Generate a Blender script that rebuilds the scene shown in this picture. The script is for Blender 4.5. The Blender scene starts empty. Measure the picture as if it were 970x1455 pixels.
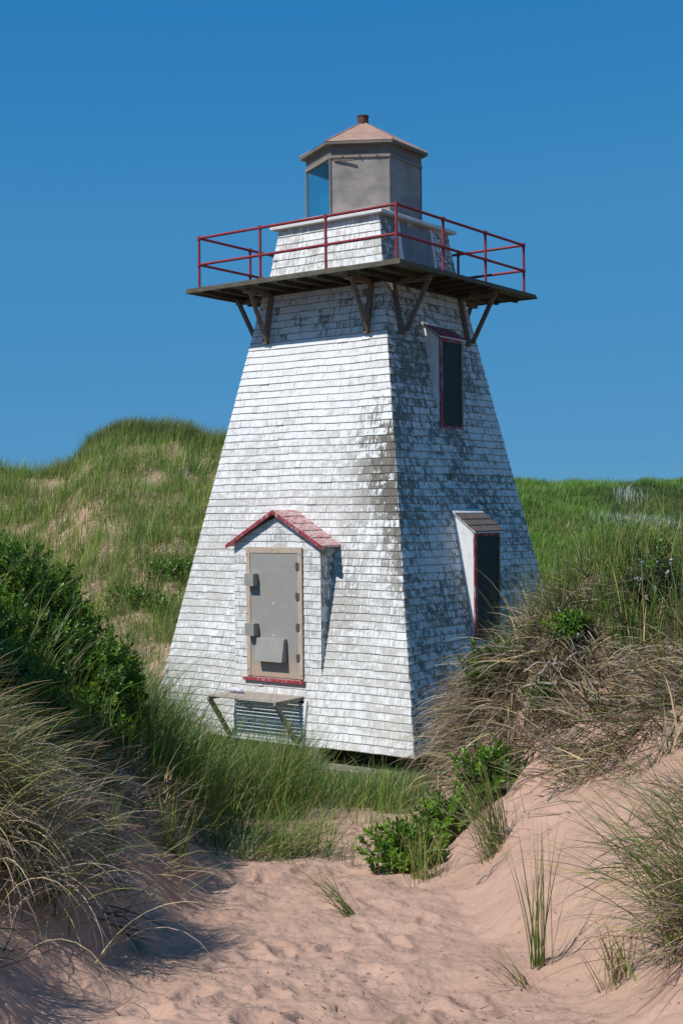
import bpy, math, random
import numpy as np
random.seed(7)
RS = np.random.RandomState(11)
R_ = math.radians
sc = bpy.context.scene
col = bpy.context.scene.collection

# ------------------------------------------------------------------ noise
def _h(ix, iy, s):
    n = (ix.astype(np.int64) * 374761393 + iy.astype(np.int64) * 668265263 + s * 974711) & 0x7fffffff
    n = ((n ^ (n >> 13)) * 1274126177) & 0x7fffffff
    return ((n ^ (n >> 16)) & 0xffff) / 65535.0
def vnoise(x, y, s=0):
    x = np.asarray(x, float); y = np.asarray(y, float)
    ix = np.floor(x); iy = np.floor(y); fx = x - ix; fy = y - iy
    fx = fx * fx * (3 - 2 * fx); fy = fy * fy * (3 - 2 * fy)
    a = _h(ix, iy, s); b = _h(ix + 1, iy, s); c = _h(ix, iy + 1, s); d = _h(ix + 1, iy + 1, s)
    return (a + (b - a) * fx) * (1 - fy) + (c + (d - c) * fx) * fy
def fbm(x, y, s=0, o=4):
    t = 0; a = .5; f = 1.
    for i in range(o):
        t = t + a * vnoise(x * f + 17.3 * i, y * f - 9.1 * i, s + i); a *= .5; f *= 2.03
    return t / (1 - .5 ** o)
def sst(a, b, x):
    t = np.clip((x - a) / (b - a), 0, 1); return t * t * (3 - 2 * t)

# ------------------------------------------------------------------ mesh helpers
class MB:
    def __init__(s): s.v = []; s.f = []; s.uv = []; s.c = []; s.useuv = False
    def add(s, pts, faces, uvs=None, col=None):
        n = len(s.v); s.v.extend([tuple(p) for p in pts])
        s.c.extend([col or (1, 1, 1, 1)] * len(pts))
        if uvs: s.useuv = True
        s.uv.extend(uvs if uvs else [(p[0] + p[1], p[2]) for p in pts])
        s.f.extend([tuple(n + i for i in f) for f in faces])
    def hexa(s, p, **k):      # p: 4 bottom, 4 top
        s.add(p, [(0, 3, 2, 1), (4, 5, 6, 7), (0, 1, 5, 4), (1, 2, 6, 5), (2, 3, 7, 6), (3, 0, 4, 7)], **k)
    def box(s, x0, x1, y0, y1, z0, z1, **k):
        s.hexa([(x0, y0, z0), (x1, y0, z0), (x1, y1, z0), (x0, y1, z0), (x0, y0, z1), (x1, y0, z1), (x1, y1, z1), (x0, y1, z1)], **k)
    def beam(s, a, b, w, h, up=(0, 0, 1), **k):
        a = np.array(a, float); b = np.array(b, float); d = b - a; d /= np.linalg.norm(d)
        u = np.array(up, float); r = np.cross(d, u); r /= np.linalg.norm(r); u = np.cross(r, d)
        r = r * w / 2; u = u * h / 2
        s.hexa([a - r - u, a + r - u, a + r + u, a - r + u, b - r - u, b + r - u, b + r + u, b - r + u], **k)
    def tube(s, pts, rad, n=8, **k):
        pts = [np.array(p, float) for p in pts]
        if not hasattr(rad, '__len__'): rad = [rad] * len(pts)
        V = []
        for i, p in enumerate(pts):
            d = pts[min(i + 1, len(pts) - 1)] - pts[max(i - 1, 0)]; d /= np.linalg.norm(d)
            r = np.cross(d, (0.31, .17, .94) if abs(d[2]) < .9 else (1, .1, 0)); r /= np.linalg.norm(r); q = np.cross(d, r)
            for j in range(n):
                t = 2 * math.pi * j / n; V.append(p + rad[i] * (math.cos(t) * r + math.sin(t) * q))
        F = []
        for i in range(len(pts) - 1):
            for j in range(n): F.append((i * n + j, i * n + (j + 1) % n, (i + 1) * n + (j + 1) % n, (i + 1) * n + j))
        F.append(tuple(range(n))[::-1]); F.append(tuple((len(pts) - 1) * n + j for j in range(n)))
        s.add(V, F, **k)
    def build(s, name, mat, parent=None, smooth=False, bevel=0):
        me = bpy.data.meshes.new(name); me.from_pydata(s.v, [], s.f)
        uvl = me.uv_layers.new(name='UVMap')
        li = np.empty(len(me.loops), np.int32); me.loops.foreach_get('vertex_index', li)
        uvl.data.foreach_set('uv', np.array(s.uv, np.float32)[li].ravel())
        ca = me.color_attributes.new('wear', 'FLOAT_COLOR', 'POINT'); ca.data.foreach_set('color', np.array(s.c, np.float32).ravel())
        me.materials.append(mat)
        if smooth: me.polygons.foreach_set('use_smooth', [True] * len(me.polygons))
        o = bpy.data.objects.new(name, me); col.objects.link(o)
        if parent: o.parent = parent
        if bevel:
            m = o.modifiers.new('bevel', 'BEVEL'); m.width = bevel; m.segments = 2; m.limit_method = 'ANGLE'
        return o

def np_mesh(name, V, quads, C, mat, parent=None, tris=None, smooth=False):
    me = bpy.data.meshes.new(name)
    nq = len(quads); nt = 0 if tris is None else len(tris)
    me.vertices.add(len(V)); me.vertices.foreach_set('co', np.ascontiguousarray(V, np.float32).ravel())
    idx = np.asarray(quads, np.int32).ravel()
    if nt: idx = np.concatenate([idx, np.asarray(tris, np.int32).ravel()])
    me.loops.add(len(idx)); me.loops.foreach_set('vertex_index', idx)
    me.polygons.add(nq + nt)
    st = np.concatenate([np.arange(nq) * 4, nq * 4 + np.arange(nt) * 3]).astype(np.int32)
    me.polygons.foreach_set('loop_start', st)
    me.update(calc_edges=True)
    if C is not None:
        ca = me.color_attributes.new('tint', 'FLOAT_COLOR', 'POINT')
        ca.data.foreach_set('color', np.concatenate([C, np.ones((len(C), 1))], 1).astype(np.float32).ravel())
    if smooth: me.polygons.foreach_set('use_smooth', np.ones(nq + nt, bool))
    me.materials.append(mat)
    o = bpy.data.objects.new(name, me); col.objects.link(o)
    if parent: o.parent = parent
    return o

def tag(o, label=None, cat=None, group=None, kind=None):
    if label: o['label'] = label
    if cat: o['category'] = cat
    if group: o['group'] = group
    if kind: o['kind'] = kind
    return o
def empty(name, loc, rz=0):
    o = bpy.data.objects.new(name, None); col.objects.link(o); o.location = loc; o.rotation_euler = (0, 0, rz); o.empty_display_size = .2
    return o

# ------------------------------------------------------------------ materials
def mat(name):
    m = bpy.data.materials.new(name); m.use_nodes = True
    nt = m.node_tree; b = nt.nodes['Principled BSDF']; return m, nt, b
def N(nt, t, **k):
    n = nt.nodes.new(t)
    for a, v in k.items():
        if a.startswith('i_'): n.inputs[a[2:].replace('_', ' ')].default_value = v
        else: setattr(n, a, v)
    return n
def L(nt, a, b): nt.links.new(a, b)
def ramp(nt, fac, stops):
    r = N(nt, 'ShaderNodeValToRGB'); e = r.color_ramp.elements
    while len(e) < len(stops): e.new(.5)
    for i, (p, c) in enumerate(stops):
        e[i].position = p; e[i].color = (c if hasattr(c, '__len__') else (c, c, c)) + (1,) if not hasattr(c, '__len__') or len(c) == 3 else c
    L(nt, fac, r.inputs[0]); return r
def math_(nt, op, a, b=None, c=None, clamp=False):
    n = N(nt, 'ShaderNodeMath', operation=op, use_clamp=clamp)
    for i, x in enumerate((a, b, c)):
        if x is None: continue
        if isinstance(x, (int, float)): n.inputs[i].default_value = x
        else: L(nt, x, n.inputs[i])
    return n.outputs[0]
def mixc(nt, fac, a, b):
    n = N(nt, 'ShaderNodeMix', data_type='RGBA')
    for s, x in ((n.inputs[0], fac), (n.inputs[6], a), (n.inputs[7], b)):
        if isinstance(x, (int, float)): s.default_value = x
        elif isinstance(x, tuple): s.default_value = x + (1,)
        else: L(nt, x, s)
    return n.outputs[2]

def plain(name, c, rough=.6, c2=None, scale=12, metal=0, bump=.0, stretch=(1, 1, 1), lo=.35, hi=.7):
    m, nt, b = mat(name); b.inputs['Roughness'].default_value = rough; b.inputs['Metallic'].default_value = metal
    tc = N(nt, 'ShaderNodeTexCoord'); mp = N(nt, 'ShaderNodeMapping'); mp.inputs['Scale'].default_value = stretch
    L(nt, tc.outputs['Object'], mp.inputs[0])
    no = N(nt, 'ShaderNodeTexNoise', i_Scale=scale, i_Detail=6, i_Roughness=.65); L(nt, mp.outputs[0], no.inputs['Vector'])
    c2 = c2 or tuple(x * .75 for x in c)
    r = ramp(nt, no.outputs[0], [(lo, c2), (hi, c)]); L(nt, r.outputs[0], b.inputs['Base Color'])
    if bump:
        bm = N(nt, 'ShaderNodeBump', i_Strength=bump, i_Distance=.01); L(nt, no.outputs[0], bm.inputs['Height']); L(nt, bm.outputs[0], b.inputs['Normal'])
    return m

def peeling(name, paint=(.80, .81, .82)):
    """white paint flaking off weathered wood shingles; wear.r = how much is gone, wear.g = per-shingle chance, wear.b = how dark the bare wood and the shadow line painted on shingle butts"""
    m, nt, b = mat(name); b.inputs['Roughness'].default_value = .62
    at = N(nt, 'ShaderNodeAttribute', attribute_name='wear'); sp = N(nt, 'ShaderNodeSeparateColor'); L(nt, at.outputs['Color'], sp.inputs[0])
    uv = N(nt, 'ShaderNodeUVMap', uv_map='UVMap')
    def nz(sx, sy, lo=.3, hi=.7, detail=3, rough=.55):
        mp = N(nt, 'ShaderNodeMapping'); mp.inputs['Scale'].default_value = (sx, sy, 1); L(nt, uv.outputs[0], mp.inputs[0])
        cb = N(nt, 'ShaderNodeCombineXYZ'); L(nt, math_(nt, 'MULTIPLY', at.outputs['Alpha'], 40), cb.inputs[2])
        ad = N(nt, 'ShaderNodeVectorMath', operation='ADD'); L(nt, mp.outputs[0], ad.inputs[0]); L(nt, cb.outputs[0], ad.inputs[1])
        n = N(nt, 'ShaderNodeTexNoise', i_Scale=1, i_Detail=detail, i_Roughness=rough); L(nt, ad.outputs[0], n.inputs['Vector'])
        return math_(nt, 'DIVIDE', math_(nt, 'SUBTRACT', n.outputs[0], lo), hi - lo, clamp=True)
    streak = nz(40, 3.0); fine = nz(95, 30, .32, .68, 2); broad = nz(7, 10, .32, .68)
    s = math_(nt, 'MULTIPLY_ADD', streak, .46, math_(nt, 'MULTIPLY', fine, .14))
    s = math_(nt, 'MULTIPLY_ADD', broad, .32, s)
    s = math_(nt, 'MULTIPLY_ADD', sp.outputs[1], .08, s)
    thr = math_(nt, 'MULTIPLY_ADD', sp.outputs[0], -.62, .86)
    d = math_(nt, 'SUBTRACT', s, thr)
    gone = math_(nt, 'MULTIPLY_ADD', d, 8, .5, True)
    thin = math_(nt, 'MULTIPLY_ADD', d, 4, .85, True)
    wood_l = mixc(nt, streak, (.43, .41, .375), (.67, .65, .61)); wood_d = mixc(nt, streak, (.042, .039, .03), (.20, .18, .145))
    wood = mixc(nt, sp.outputs[2], wood_l, wood_d)
    pv = mixc(nt, math_(nt, 'MULTIPLY', math_(nt, 'MULTIPLY', sp.outputs[1], sp.outputs[1]), .40), paint, (.66, .65, .63))
    dirt = mixc(nt, math_(nt, 'MULTIPLY', thin, .30), pv, (.48, .46, .42))
    c = mixc(nt, gone, dirt, wood); L(nt, c, b.inputs['Base Color'])
    bm = N(nt, 'ShaderNodeBump', i_Strength=.5, i_Distance=.004); L(nt, math_(nt, 'SUBTRACT', math_(nt, 'MULTIPLY', streak, .4), gone), bm.inputs['Height']); L(nt, bm.outputs[0], b.inputs['Normal'])
    return m

def chipped(name, c, c2=(.75, .70, .68), amount=.55, scale=(14, 14, 14)):
    m, nt, b = mat(name); b.inputs['Roughness'].default_value = .6
    tc = N(nt, 'ShaderNodeTexCoord'); mp = N(nt, 'ShaderNodeMapping'); mp.inputs['Scale'].default_value = scale; L(nt, tc.outputs['Object'], mp.inputs[0])
    no = N(nt, 'ShaderNodeTexNoise', i_Scale=1, i_Detail=8, i_Roughness=.7); L(nt, mp.outputs[0], no.inputs['Vector'])
    f = math_(nt, 'MULTIPLY_ADD', math_(nt, 'SUBTRACT', no.outputs[0], amount), 14, .5, True)
    no2 = N(nt, 'ShaderNodeTexNoise', i_Scale=.35, i_Detail=3); L(nt, mp.outputs[0], no2.inputs['Vector'])
    base = mixc(nt, no2.outputs[0], tuple(x * .7 for x in c), tuple(min(1, x * 1.25) for x in c))
    L(nt, mixc(nt, f, base, c2), b.inputs['Base Color']); return m

def leafy(name, trans=.35, rough=.55, spec=.3):
    m, nt, b = mat(name); b.inputs['Roughness'].default_value = rough; b.inputs['Specular IOR Level'].default_value = spec
    at = N(nt, 'ShaderNodeAttribute', attribute_name='tint'); L(nt, at.outputs['Color'], b.inputs['Base Color'])
    tr = N(nt, 'ShaderNodeBsdfTranslucent'); L(nt, mixc(nt, .5, at.outputs['Color'], (.16, .26, .03)), tr.inputs[0])
    mx = N(nt, 'ShaderNodeMixShader'); mx.inputs[0].default_value = trans
    L(nt, b.outputs[0], mx.inputs[1]); L(nt, tr.outputs[0], mx.inputs[2]); L(nt, mx.outputs[0], nt.nodes['Material Output'].inputs[0])
    return m

M = {}
M['shingle'] = peeling('peeling white shingle paint')
M['red'] = chipped('chipped red paint', (.33, .035, .05), (.42, .34, .34), .57, (22, 22, 6))
M['redroof'] = chipped('chipped red roof paint', (.47, .15, .15), (.66, .47, .45), .47, (30, 7, 30))
M['rail'] = chipped('red pipe paint', (.26, .022, .040), (.33, .10, .08), .60, (24, 24, 24))
M['deck'] = plain('mossy deck board', (.16, .145, .11), .85, (.075, .075, .05), 7, stretch=(1, 1, 3), bump=.3)
M['under'] = plain('dark creosoted joist', (.075, .06, .045), .85, (.04, .032, .026), 6, bump=.3)
M['timber'] = plain('weathered brown timber', (.27, .195, .15), .8, (.14, .10, .08), 9, bump=.3)
M['greywood'] = plain('grey weathered wood', (.34, .31, .27), .8, (.2, .17, .14), 10, bump=.3)
M['tanwood'] = plain('tan plywood frame', (.60, .475, .365), .7, (.45, .345, .26), 9, bump=.1)
M['whitewood'] = plain('painted white board', (.80, .80, .80), .6, (.62, .61, .59), 7, stretch=(2, 2, .6), lo=.22, hi=.5)
M['doorgrey'] = plain('grey steel door paint', (.27, .255, .235), .5, (.225, .21, .19), 3, lo=.3, hi=.7)
M['steel'] = plain('galvanised box steel', (.36, .345, .32), .5, (.29, .275, .255), 5)
M['hinge'] = plain('rusty hinge', (.2, .15, .12), .6, (.12, .08, .06), 20)
M['lmetal'] = plain('dull lantern sheet metal', (.37, .325, .295), .55, (.23, .21, .195), 2.6, metal=.1, stretch=(1, 1, 1.3), lo=.38, hi=.62)
M['lroof'] = plain('faded red metal roof', (.50, .33, .25), .6, (.38, .23, .175), 5, lo=.3, hi=.7)
M['leave'] = plain('dull lead eave', (.24, .20, .17), .6, (.16, .14, .12), 6)
M['rust'] = plain('rusted vent pipe', (.14, .045, .03), .7, (.07, .03, .022), 10)
M['darkpanel'] = plain('dark green blackboard panel', (.012, .022, .026), .6, (.008, .014, .017), 4)
M['capwhite'] = plain('white roof sheet', (.82, .80, .79), .5, (.68, .65, .63), 4)
M['brownshingle'] = plain('bare brown shingle', (.19, .145, .125), .8, (.10, .08, .07), 9, bump=.3)
M['concrete'] = plain('stained concrete', (.36, .34, .29), .9, (.22, .21, .17), 5, bump=.4)
M['dark'] = plain('near-black gap shade', (.03, .028, .025), .9)  # near-black colour stands in for shade under the tower and behind the slats
M['louvre'] = plain('grey white louvre slat', (.86, .86, .86), .5, (.70, .71, .73), 9, stretch=(1, 1, .5))
M['lilac'] = plain('lilac plastic', (.55, .52, .72), .4, (.7, .68, .75), 9)
M['drift'] = plain('bleached driftwood', (.46, .42, .37), .8, (.25, .22, .19), 16, bump=.4)
M['stem'] = plain('brown shrub stem', (.13, .10, .075), .85, (.08, .06, .045), 20)
M['berry'] = plain('waxy pale berry', (.50, .52, .60), .6)
M['grass'] = leafy('grass blade', .30, .5, .3)
M['dry'] = leafy('dry grass blade', .15, .6, .25)
M['leaf'] = leafy('glossy shrub leaf', .28, .38, .45)

m, nt, b = mat('clear pane'); M['glass'] = m
for n in list(nt.nodes):
    if n.type != 'OUTPUT_MATERIAL': nt.nodes.remove(n)
tr = N(nt, 'ShaderNodeBsdfTransparent'); tr.inputs[0].default_value = (.82, .95, .955, 1)
gl = N(nt, 'ShaderNodeBsdfGlossy'); gl.inputs['Roughness'].default_value = .02; gl.inputs[0].default_value = (.9, .95, 1, 1)
fr = N(nt, 'ShaderNodeLayerWeight', i_Blend=.25); mx = N(nt, 'ShaderNodeMixShader'); L(nt, math_(nt, 'MULTIPLY_ADD', math_(nt, 'POWER', fr.outputs['Facing'], 4), .6, .10), mx.inputs[0]); L(nt, tr.outputs[0], mx.inputs[1]); L(nt, gl.outputs[0], mx.inputs[2])
L(nt, mx.outputs[0], nt.nodes['Material Output'].inputs[0])

# ground: reddish sand with plant litter where things grow
m, nt, b = mat('red dune sand'); M['sand'] = m
b.inputs['Roughness'].default_value = .95; b.inputs['Specular IOR Level'].default_value = .1
geo = N(nt, 'ShaderNodeNewGeometry'); at = N(nt, 'ShaderNodeAttribute', attribute_name='tint'); sp = N(nt, 'ShaderNodeSeparateColor'); L(nt, at.outputs['Color'], sp.inputs[0])
def gn(scale, detail=5, rough=.6):
    n = N(nt, 'ShaderNodeTexNoise', i_Scale=scale, i_Detail=detail, i_Roughness=rough); L(nt, geo.outputs['Position'], n.inputs['Vector']); return n.outputs[0]
big = gn(1.3); mid = gn(9); grain = gn(260, 3, .7); spk = gn(55, 4, .7)
sand = mixc(nt, ramp(nt, big, [(.3, 0.0), (.7, 1.0)]).outputs[0], (.50, .325, .245), (.585, .395, .305))
sand = mixc(nt, math_(nt, 'MULTIPLY', ramp(nt, grain, [(.30, 0.0), (.72, 1.0)]).outputs[0], .38), sand, (.40, .25, .18))
sand = mixc(nt, math_(nt, 'MULTIPLY', ramp(nt, spk, [(.66, 0.0), (.72, 1.0)]).outputs[0], .35), sand, (.24, .15, .11))
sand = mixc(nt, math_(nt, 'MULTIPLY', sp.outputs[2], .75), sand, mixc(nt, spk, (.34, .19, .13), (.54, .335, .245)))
litter = mixc(nt, ramp(nt, spk, [(.35, 0.0), (.65, 1.0)]).outputs[0], (.085, .066, .045), (.25, .19, .13))
green = mixc(nt, mid, (.05, .07, .02), (.13, .14, .05))
f1 = math_(nt, 'MULTIPLY_ADD', math_(nt, 'ADD', math_(nt, 'SUBTRACT', sp.outputs[0], .5), math_(nt, 'MULTIPLY', math_(nt, 'SUBTRACT', spk, .5), 1.2)), 1.6, .35, True)
c = mixc(nt, f1, sand, litter); c = mixc(nt, sp.outputs[1], c, green); L(nt, c, b.inputs['Base Color'])
bm = N(nt, 'ShaderNodeBump', i_Strength=.7, i_Distance=.03); L(nt, math_(nt, 'ADD', math_(nt, 'MULTIPLY_ADD', mid, .6, math_(nt, 'MULTIPLY', gn(28, 4), .35)), math_(nt, 'MULTIPLY', spk, .25)), bm.inputs['Height'])
bm2 = N(nt, 'ShaderNodeBump', i_Strength=.35, i_Distance=.003); L(nt, grain, bm2.inputs['Height']); L(nt, bm.outputs[0], bm2.inputs['Normal']); L(nt, bm2.outputs[0], b.inputs['Normal'])

# ------------------------------------------------------------------ camera and the place's frame
CZ = 4.0                                   # eye height above the ground the tower stands on
F = 1880.5575; ROLL = -.0103
TC = (.4526, 23.4279); TH = .6318          # tower centre and turn
ZB, HB, ZT, HT, HG, ZG = -3.6693 + CZ, 2.7045, 3.8562 + CZ, 1.2544, 2.2226, 3.8562 + CZ
KS = (HB - HT) / (ZT - ZB); AL = math.atan(KS)
def half(z): return HB - KS * (z - ZB)
nL = np.array([-math.sin(TH), -math.cos(TH)]); nR = np.array([math.cos(TH), -math.sin(TH)])

# ------------------------------------------------------------------ terrain
FOOT = []
_r = np.random.RandomState(5)
for i in range(80):
    D = _r.uniform(3.6, 11); FOOT.append((_r.normal(-.12 - .02 * D, .42), D, _r.uniform(-.5, .5), _r.uniform(.09, .14), _r.uniform(.045, .065), _r.uniform(.008, .024)))
def toeR(D): return np.interp(D, [0, 3, 4, 5, 6.5, 8, 9, 10, 12, 14, 17, 20], [.9, .85, .78, .70, .55, .40, .42, .50, .72, 1.5, 3.5, 5])
def toeL(D): return np.interp(D, [0, 3, 5, 6, 8, 10, 12, 14, 17, 20], [-.8, -.8, -.72, -.66, -.62, -.75, -.95, -1.0, -1.6, -3.2])
def ground_parts(x, y):
    x = np.asarray(x, float); D = np.asarray(y, float)
    base = np.interp(D, [-60, 0, 3.9, 4.6, 12, 20, 23, 27], [2.2, 2.4, 2.42, 2.32, 1.25, .06, 0, 0])
    wob = (fbm(x * .9, D * .9, 31, 3) - .5) * .35
    s = x - toeR(D) + wob * np.interp(D, [3, 9], [.4, .8])
    hm = np.interp(D, [0, 4, 6, 8, 10, 10.6, 12.2, 14, 18, 24], [.8, .9, 1.5, 2.0, 2.15, 2.1, 1.4, 1.0, .6, .3])
    sl = np.interp(D, [0, 4, 8, 9, 9.8, 10.6, 12, 14], [.6, .75, .80, 1.15, 2.6, 2.8, 1.2, .5])
    sp_ = np.where(s > .25, s - .11, np.where(s > -.0, s * s * 1.1 * 2.04, 0)); sp_ = np.maximum(sp_, 0)
    hr = hm * np.tanh(sl * sp_ / np.maximum(hm, .05))
    sL = toeL(D) - x + wob
    hmL = np.interp(D, [0, 4, 6, 9, 12, 15, 18, 22], [1.3, 1.5, 1.6, 1.5, 1.3, 1.0, .55, .1])
    spl = np.maximum(sL, 0); spl = np.where(spl > .3, spl - .15, spl * spl * 1.667 * 1.0)
    hl = hmL * np.tanh(.95 * spl / np.maximum(hmL, .05))
    return base, hr, hl
def H(x, y, foot=True):
    x = np.asarray(x, float); D = np.asarray(y, float)
    base, hr, hl = ground_parts(x, D)
    h = base + hr + hl
    # small lumps on the banks, hollows
    bank = np.clip((hr + hl) / .8, 0, 1)
    near = 1 - sst(22, 30, D)
    h = h + near * ((fbm(x * 2.2, D * 2.2, 3, 4) - .5) * (.05 + .34 * bank * sst(5.5, 9, D)) + (fbm(x * 9, D * 9, 9, 3) - .5) * (.022 + .05 * bank) - np.abs(fbm(x * 3.7, D * 3.7, 15, 3) - .5) * .38 * np.clip(hr - .35, 0, 1) * sst(5.5, 8, D))
    # wind ripples / trampled relief on the sand
    h = h + near * (1 - sst(9, 13, D)) * ((vnoise(x * 5.5, D * 4.2, 77) - .5) * .045 + (fbm(x * 19, D * 16, 79, 3) - .5) * .022 * (1 - .6 * sst(.3, 1.0, hr)))
    # keep the ground level round the tower
    d = np.hypot(x - TC[0], D - TC[1]); k = sst(3.6, 6.4, d)
    h = np.where(D > 14, h * k + (1 - k) * (base * .8), h)
    # back dunes
    cx_ = np.where(D > 1, x * 45 / np.maximum(D, 20), x)
    crest = np.interp(cx_, [-60, -30, -16, -11.6, -10.2, -9.2, -8.6, -7.6, -6.8, -5.3, -4.75, -4.2, -3.4, -1, 2, 5.2, 7.5, 9.5, 11.6, 16, 30, 60],
                      [5.0, 5.4, 5.4, 5.35, 5.25, 5.5, 6.2, 6.4, 6.35, 6.4, 6.2, 6.3, 6.4, 6.0, 5.4, 5.05, 5.0, 4.85, 4.85, 5.0, 4.6, 4.6])
    far = np.interp(cx_, [-4, 4], [45., 51.])
    st_ = np.interp(cx_, [-4, 4], [26.5, 27.5])
    t = np.clip((D - st_) / (far - st_), 0, 1)
    prof = .30 * t + .70 * t * t * (3 - 2 * t)
    dune = crest * prof
    dune = dune + sst(0, .25, t) * ((fbm(x * .35, D * .35, 41, 4) - .5) * 1.3 * (1 - .35 * sst(.8, 1, t)) + (fbm(x * 1.3, D * 1.3, 43, 3) - .5) * .35)
    back = np.clip((D - far) / 30, 0, 1)
    dune = dune * (1 - .75 * back * back * (3 - 2 * back))
    h = h * (1 - sst(25, 29, D)) + np.where(D > 24, np.maximum(dune, h * (1 - sst(25, 29, D))) , 0) * sst(25, 29, D)
    if foot:
        msk = (D > 3.3) & (D < 11.5) & (np.abs(x) < 2)
        if msk.any():
            xs, ys = x[msk], D[msk]; q = np.zeros_like(xs)
            for fx, fy, a, la, lb, dp in FOOT:
                n = np.nonzero((np.abs(xs - fx) < .35) & (np.abs(ys - fy) < .35))[0]
                if not len(n): continue
                dx = xs[n] - fx; dy = ys[n] - fy
                u = (dx * math.cos(a) + dy * math.sin(a)) / lb; v = (-dx * math.sin(a) + dy * math.cos(a)) / la
                r = np.sqrt(u * u + v * v)
                q[n] += dp * (-np.exp(-(r ** 4)) + .25 * np.exp(-((r - 1.35) / .35) ** 2))
            h = h.copy(); h[msk] += q
    return h
def Hs(x, y): return float(H(np.array([x]), np.array([y]))[0])
def at(u, v, d0=3.5, d1=60):
    """where the line of sight of a photo pixel meets the ground (used once, to read plant positions off the photo)"""
    X, Y = u - 485, v - 727.5
    c, s = math.cos(-ROLL), math.sin(-ROLL); rx = (c * X - s * Y) / F; rz = -(s * X + c * Y) / F
    D = np.arange(d0, d1, .02); g = H(rx * D, D, False); z = CZ + rz * D
    i = np.nonzero(z < g)[0]; i = i[0] if len(i) else len(D) - 1
    return np.array([rx * D[i], D[i], g[i]])

def veg(x, y):
    """(litter, green) cover of the ground"""
    base, hr, hl = ground_parts(x, y)
    n = fbm(x * 1.1, y * 1.1, 61, 4)
    n2 = fbm(x * .3, y * .45, 63, 4)
    lit = sst(.75, 1.15, hr + (n - .5) * .9) * sst(6.3, 8.2, y + x * .8) * .95
    lit = np.maximum(lit, sst(.55, 1.0, hl + (n - .5) * .7) * .9)
    lit = np.maximum(lit, sst(11.6, 13, y + (n - .5) * 2) * .85)
    far = sst(26, 28, y)
    lit = lit * (1 - far) + far * sst(.42, .6, n2) * .15
    gr = sst(12.5, 15, y) * (1 - sst(24, 27, y)) * .5 + far * np.clip(.15 + sst(1.0, 4.5, x) * .85, 0, 1) * sst(.35, .5, n2 + sst(1.0, 4.5, x) * .3)
    return lit, np.clip(gr, 0, 1)

def terrain():
    a1 = np.arange(-17.5, 17.51, .06)
    a0 = np.arange(-180, -17.5, 2.5); a2 = np.arange(20, 180, 2.5)
    ang = np.radians(np.concatenate([a0, a1, a2]))
    rr = [.25]
    while rr[-1] < 3000:
        r = rr[-1]; g = .25 if r < 2.5 else .003 if r < 12.5 else .008 if r < 60 else .06
        rr.append(r * (1 + g))
    rr = np.array(rr); A, RR = np.meshgrid(ang, rr)
    X = RR * np.sin(A); Y = RR * np.cos(A)
    Z = H(X.ravel(), Y.ravel()).reshape(X.shape)
    V = np.stack([X, Y, Z], -1).reshape(-1, 3)
    na, nr = len(ang), len(rr)
    i = np.arange(nr - 1)[:, None] * na; j = np.arange(na)[None, :]; j2 = (j + 1) % na
    Q = np.stack([i + j, i + na + j, i + na + j2, i + j2], -1).reshape(-1, 4)[:, ::-1]
    T = np.stack([np.full(na, len(V)), np.arange(na), (np.arange(na) + 1) % na], 1)
    V = np.concatenate([V, [[0, 0, Hs(0., 0.)]]])
    lit, gr = veg(V[:, 0], V[:, 1])
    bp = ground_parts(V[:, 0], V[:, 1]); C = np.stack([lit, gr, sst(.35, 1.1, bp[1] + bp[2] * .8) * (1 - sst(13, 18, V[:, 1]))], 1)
    o = np_mesh('ground', V, Q, C, M['sand'], tris=T, smooth=True)
    tag(o, 'reddish sand path and dunes spreading out around the lighthouse', 'ground', kind='structure')
terrain()

# ------------------------------------------------------------------ plants
def blade_arrays(P, h, az, lean, bend, w, seg, c0, c1, tw, curl=1.3):
    n = len(P); ts = np.linspace(0, 1, seg + 1)
    hd = np.stack([np.cos(az), np.sin(az), np.zeros(n)], 1); pp = np.stack([-np.sin(az), np.cos(az), np.zeros(n)], 1)
    pos = P.copy(); V = np.empty((n, seg + 1, 2, 3)); C = np.empty((n, seg + 1, 2, 3))
    for k, t in enumerate(ts):
        a = lean + bend * t ** curl
        tan = hd * np.sin(a)[:, None] + np.array([0, 0, 1.]) * np.cos(a)[:, None]
        nor = -hd * np.cos(a)[:, None] + np.array([0, 0, 1.]) * np.sin(a)[:, None]
        wv = pp * np.cos(tw)[:, None] + nor * np.sin(tw)[:, None]
        ww = (w * (1 - .92 * t ** 1.8) * .5)[:, None]
        V[:, k, 0] = pos - wv * ww; V[:, k, 1] = pos + wv * ww
        cc = c0 + (c1 - c0) * (t ** .8); C[:, k, 0] = cc; C[:, k, 1] = cc
        pos = pos + tan * (h / seg)[:, None]
    b = (np.arange(n) * (seg + 1) * 2)[:, None]; k = (np.arange(seg) * 2)[None]
    Q = np.stack([b + k, b + k + 1, b + k + 3, b + k + 2], -1).reshape(-1, 4)
    return V.reshape(-1, 3), Q, C.reshape(-1, 3)
def join(parts):
    Vs, Qs, Cs = [], [], []; n = 0
    for V, Q, C in parts: Vs.append(V); Qs.append(Q + n); Cs.append(C); n += len(V)
    return np.concatenate(Vs), np.concatenate(Qs), np.concatenate(Cs)
GREEN = np.array([.115, .195, .034]); DEEP = np.array([.062, .130, .028]); YEL = np.array([.23, .26, .055]); STRAW = np.array([.40, .31, .17])
GREY = np.array([.27, .225, .175]); BROWN = np.array([.19, .135, .09]); SAGE = np.array([.13, .19, .07])
PAL = np.stack([GREEN, DEEP, YEL, STRAW, GREY, BROWN, SAGE])
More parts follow.
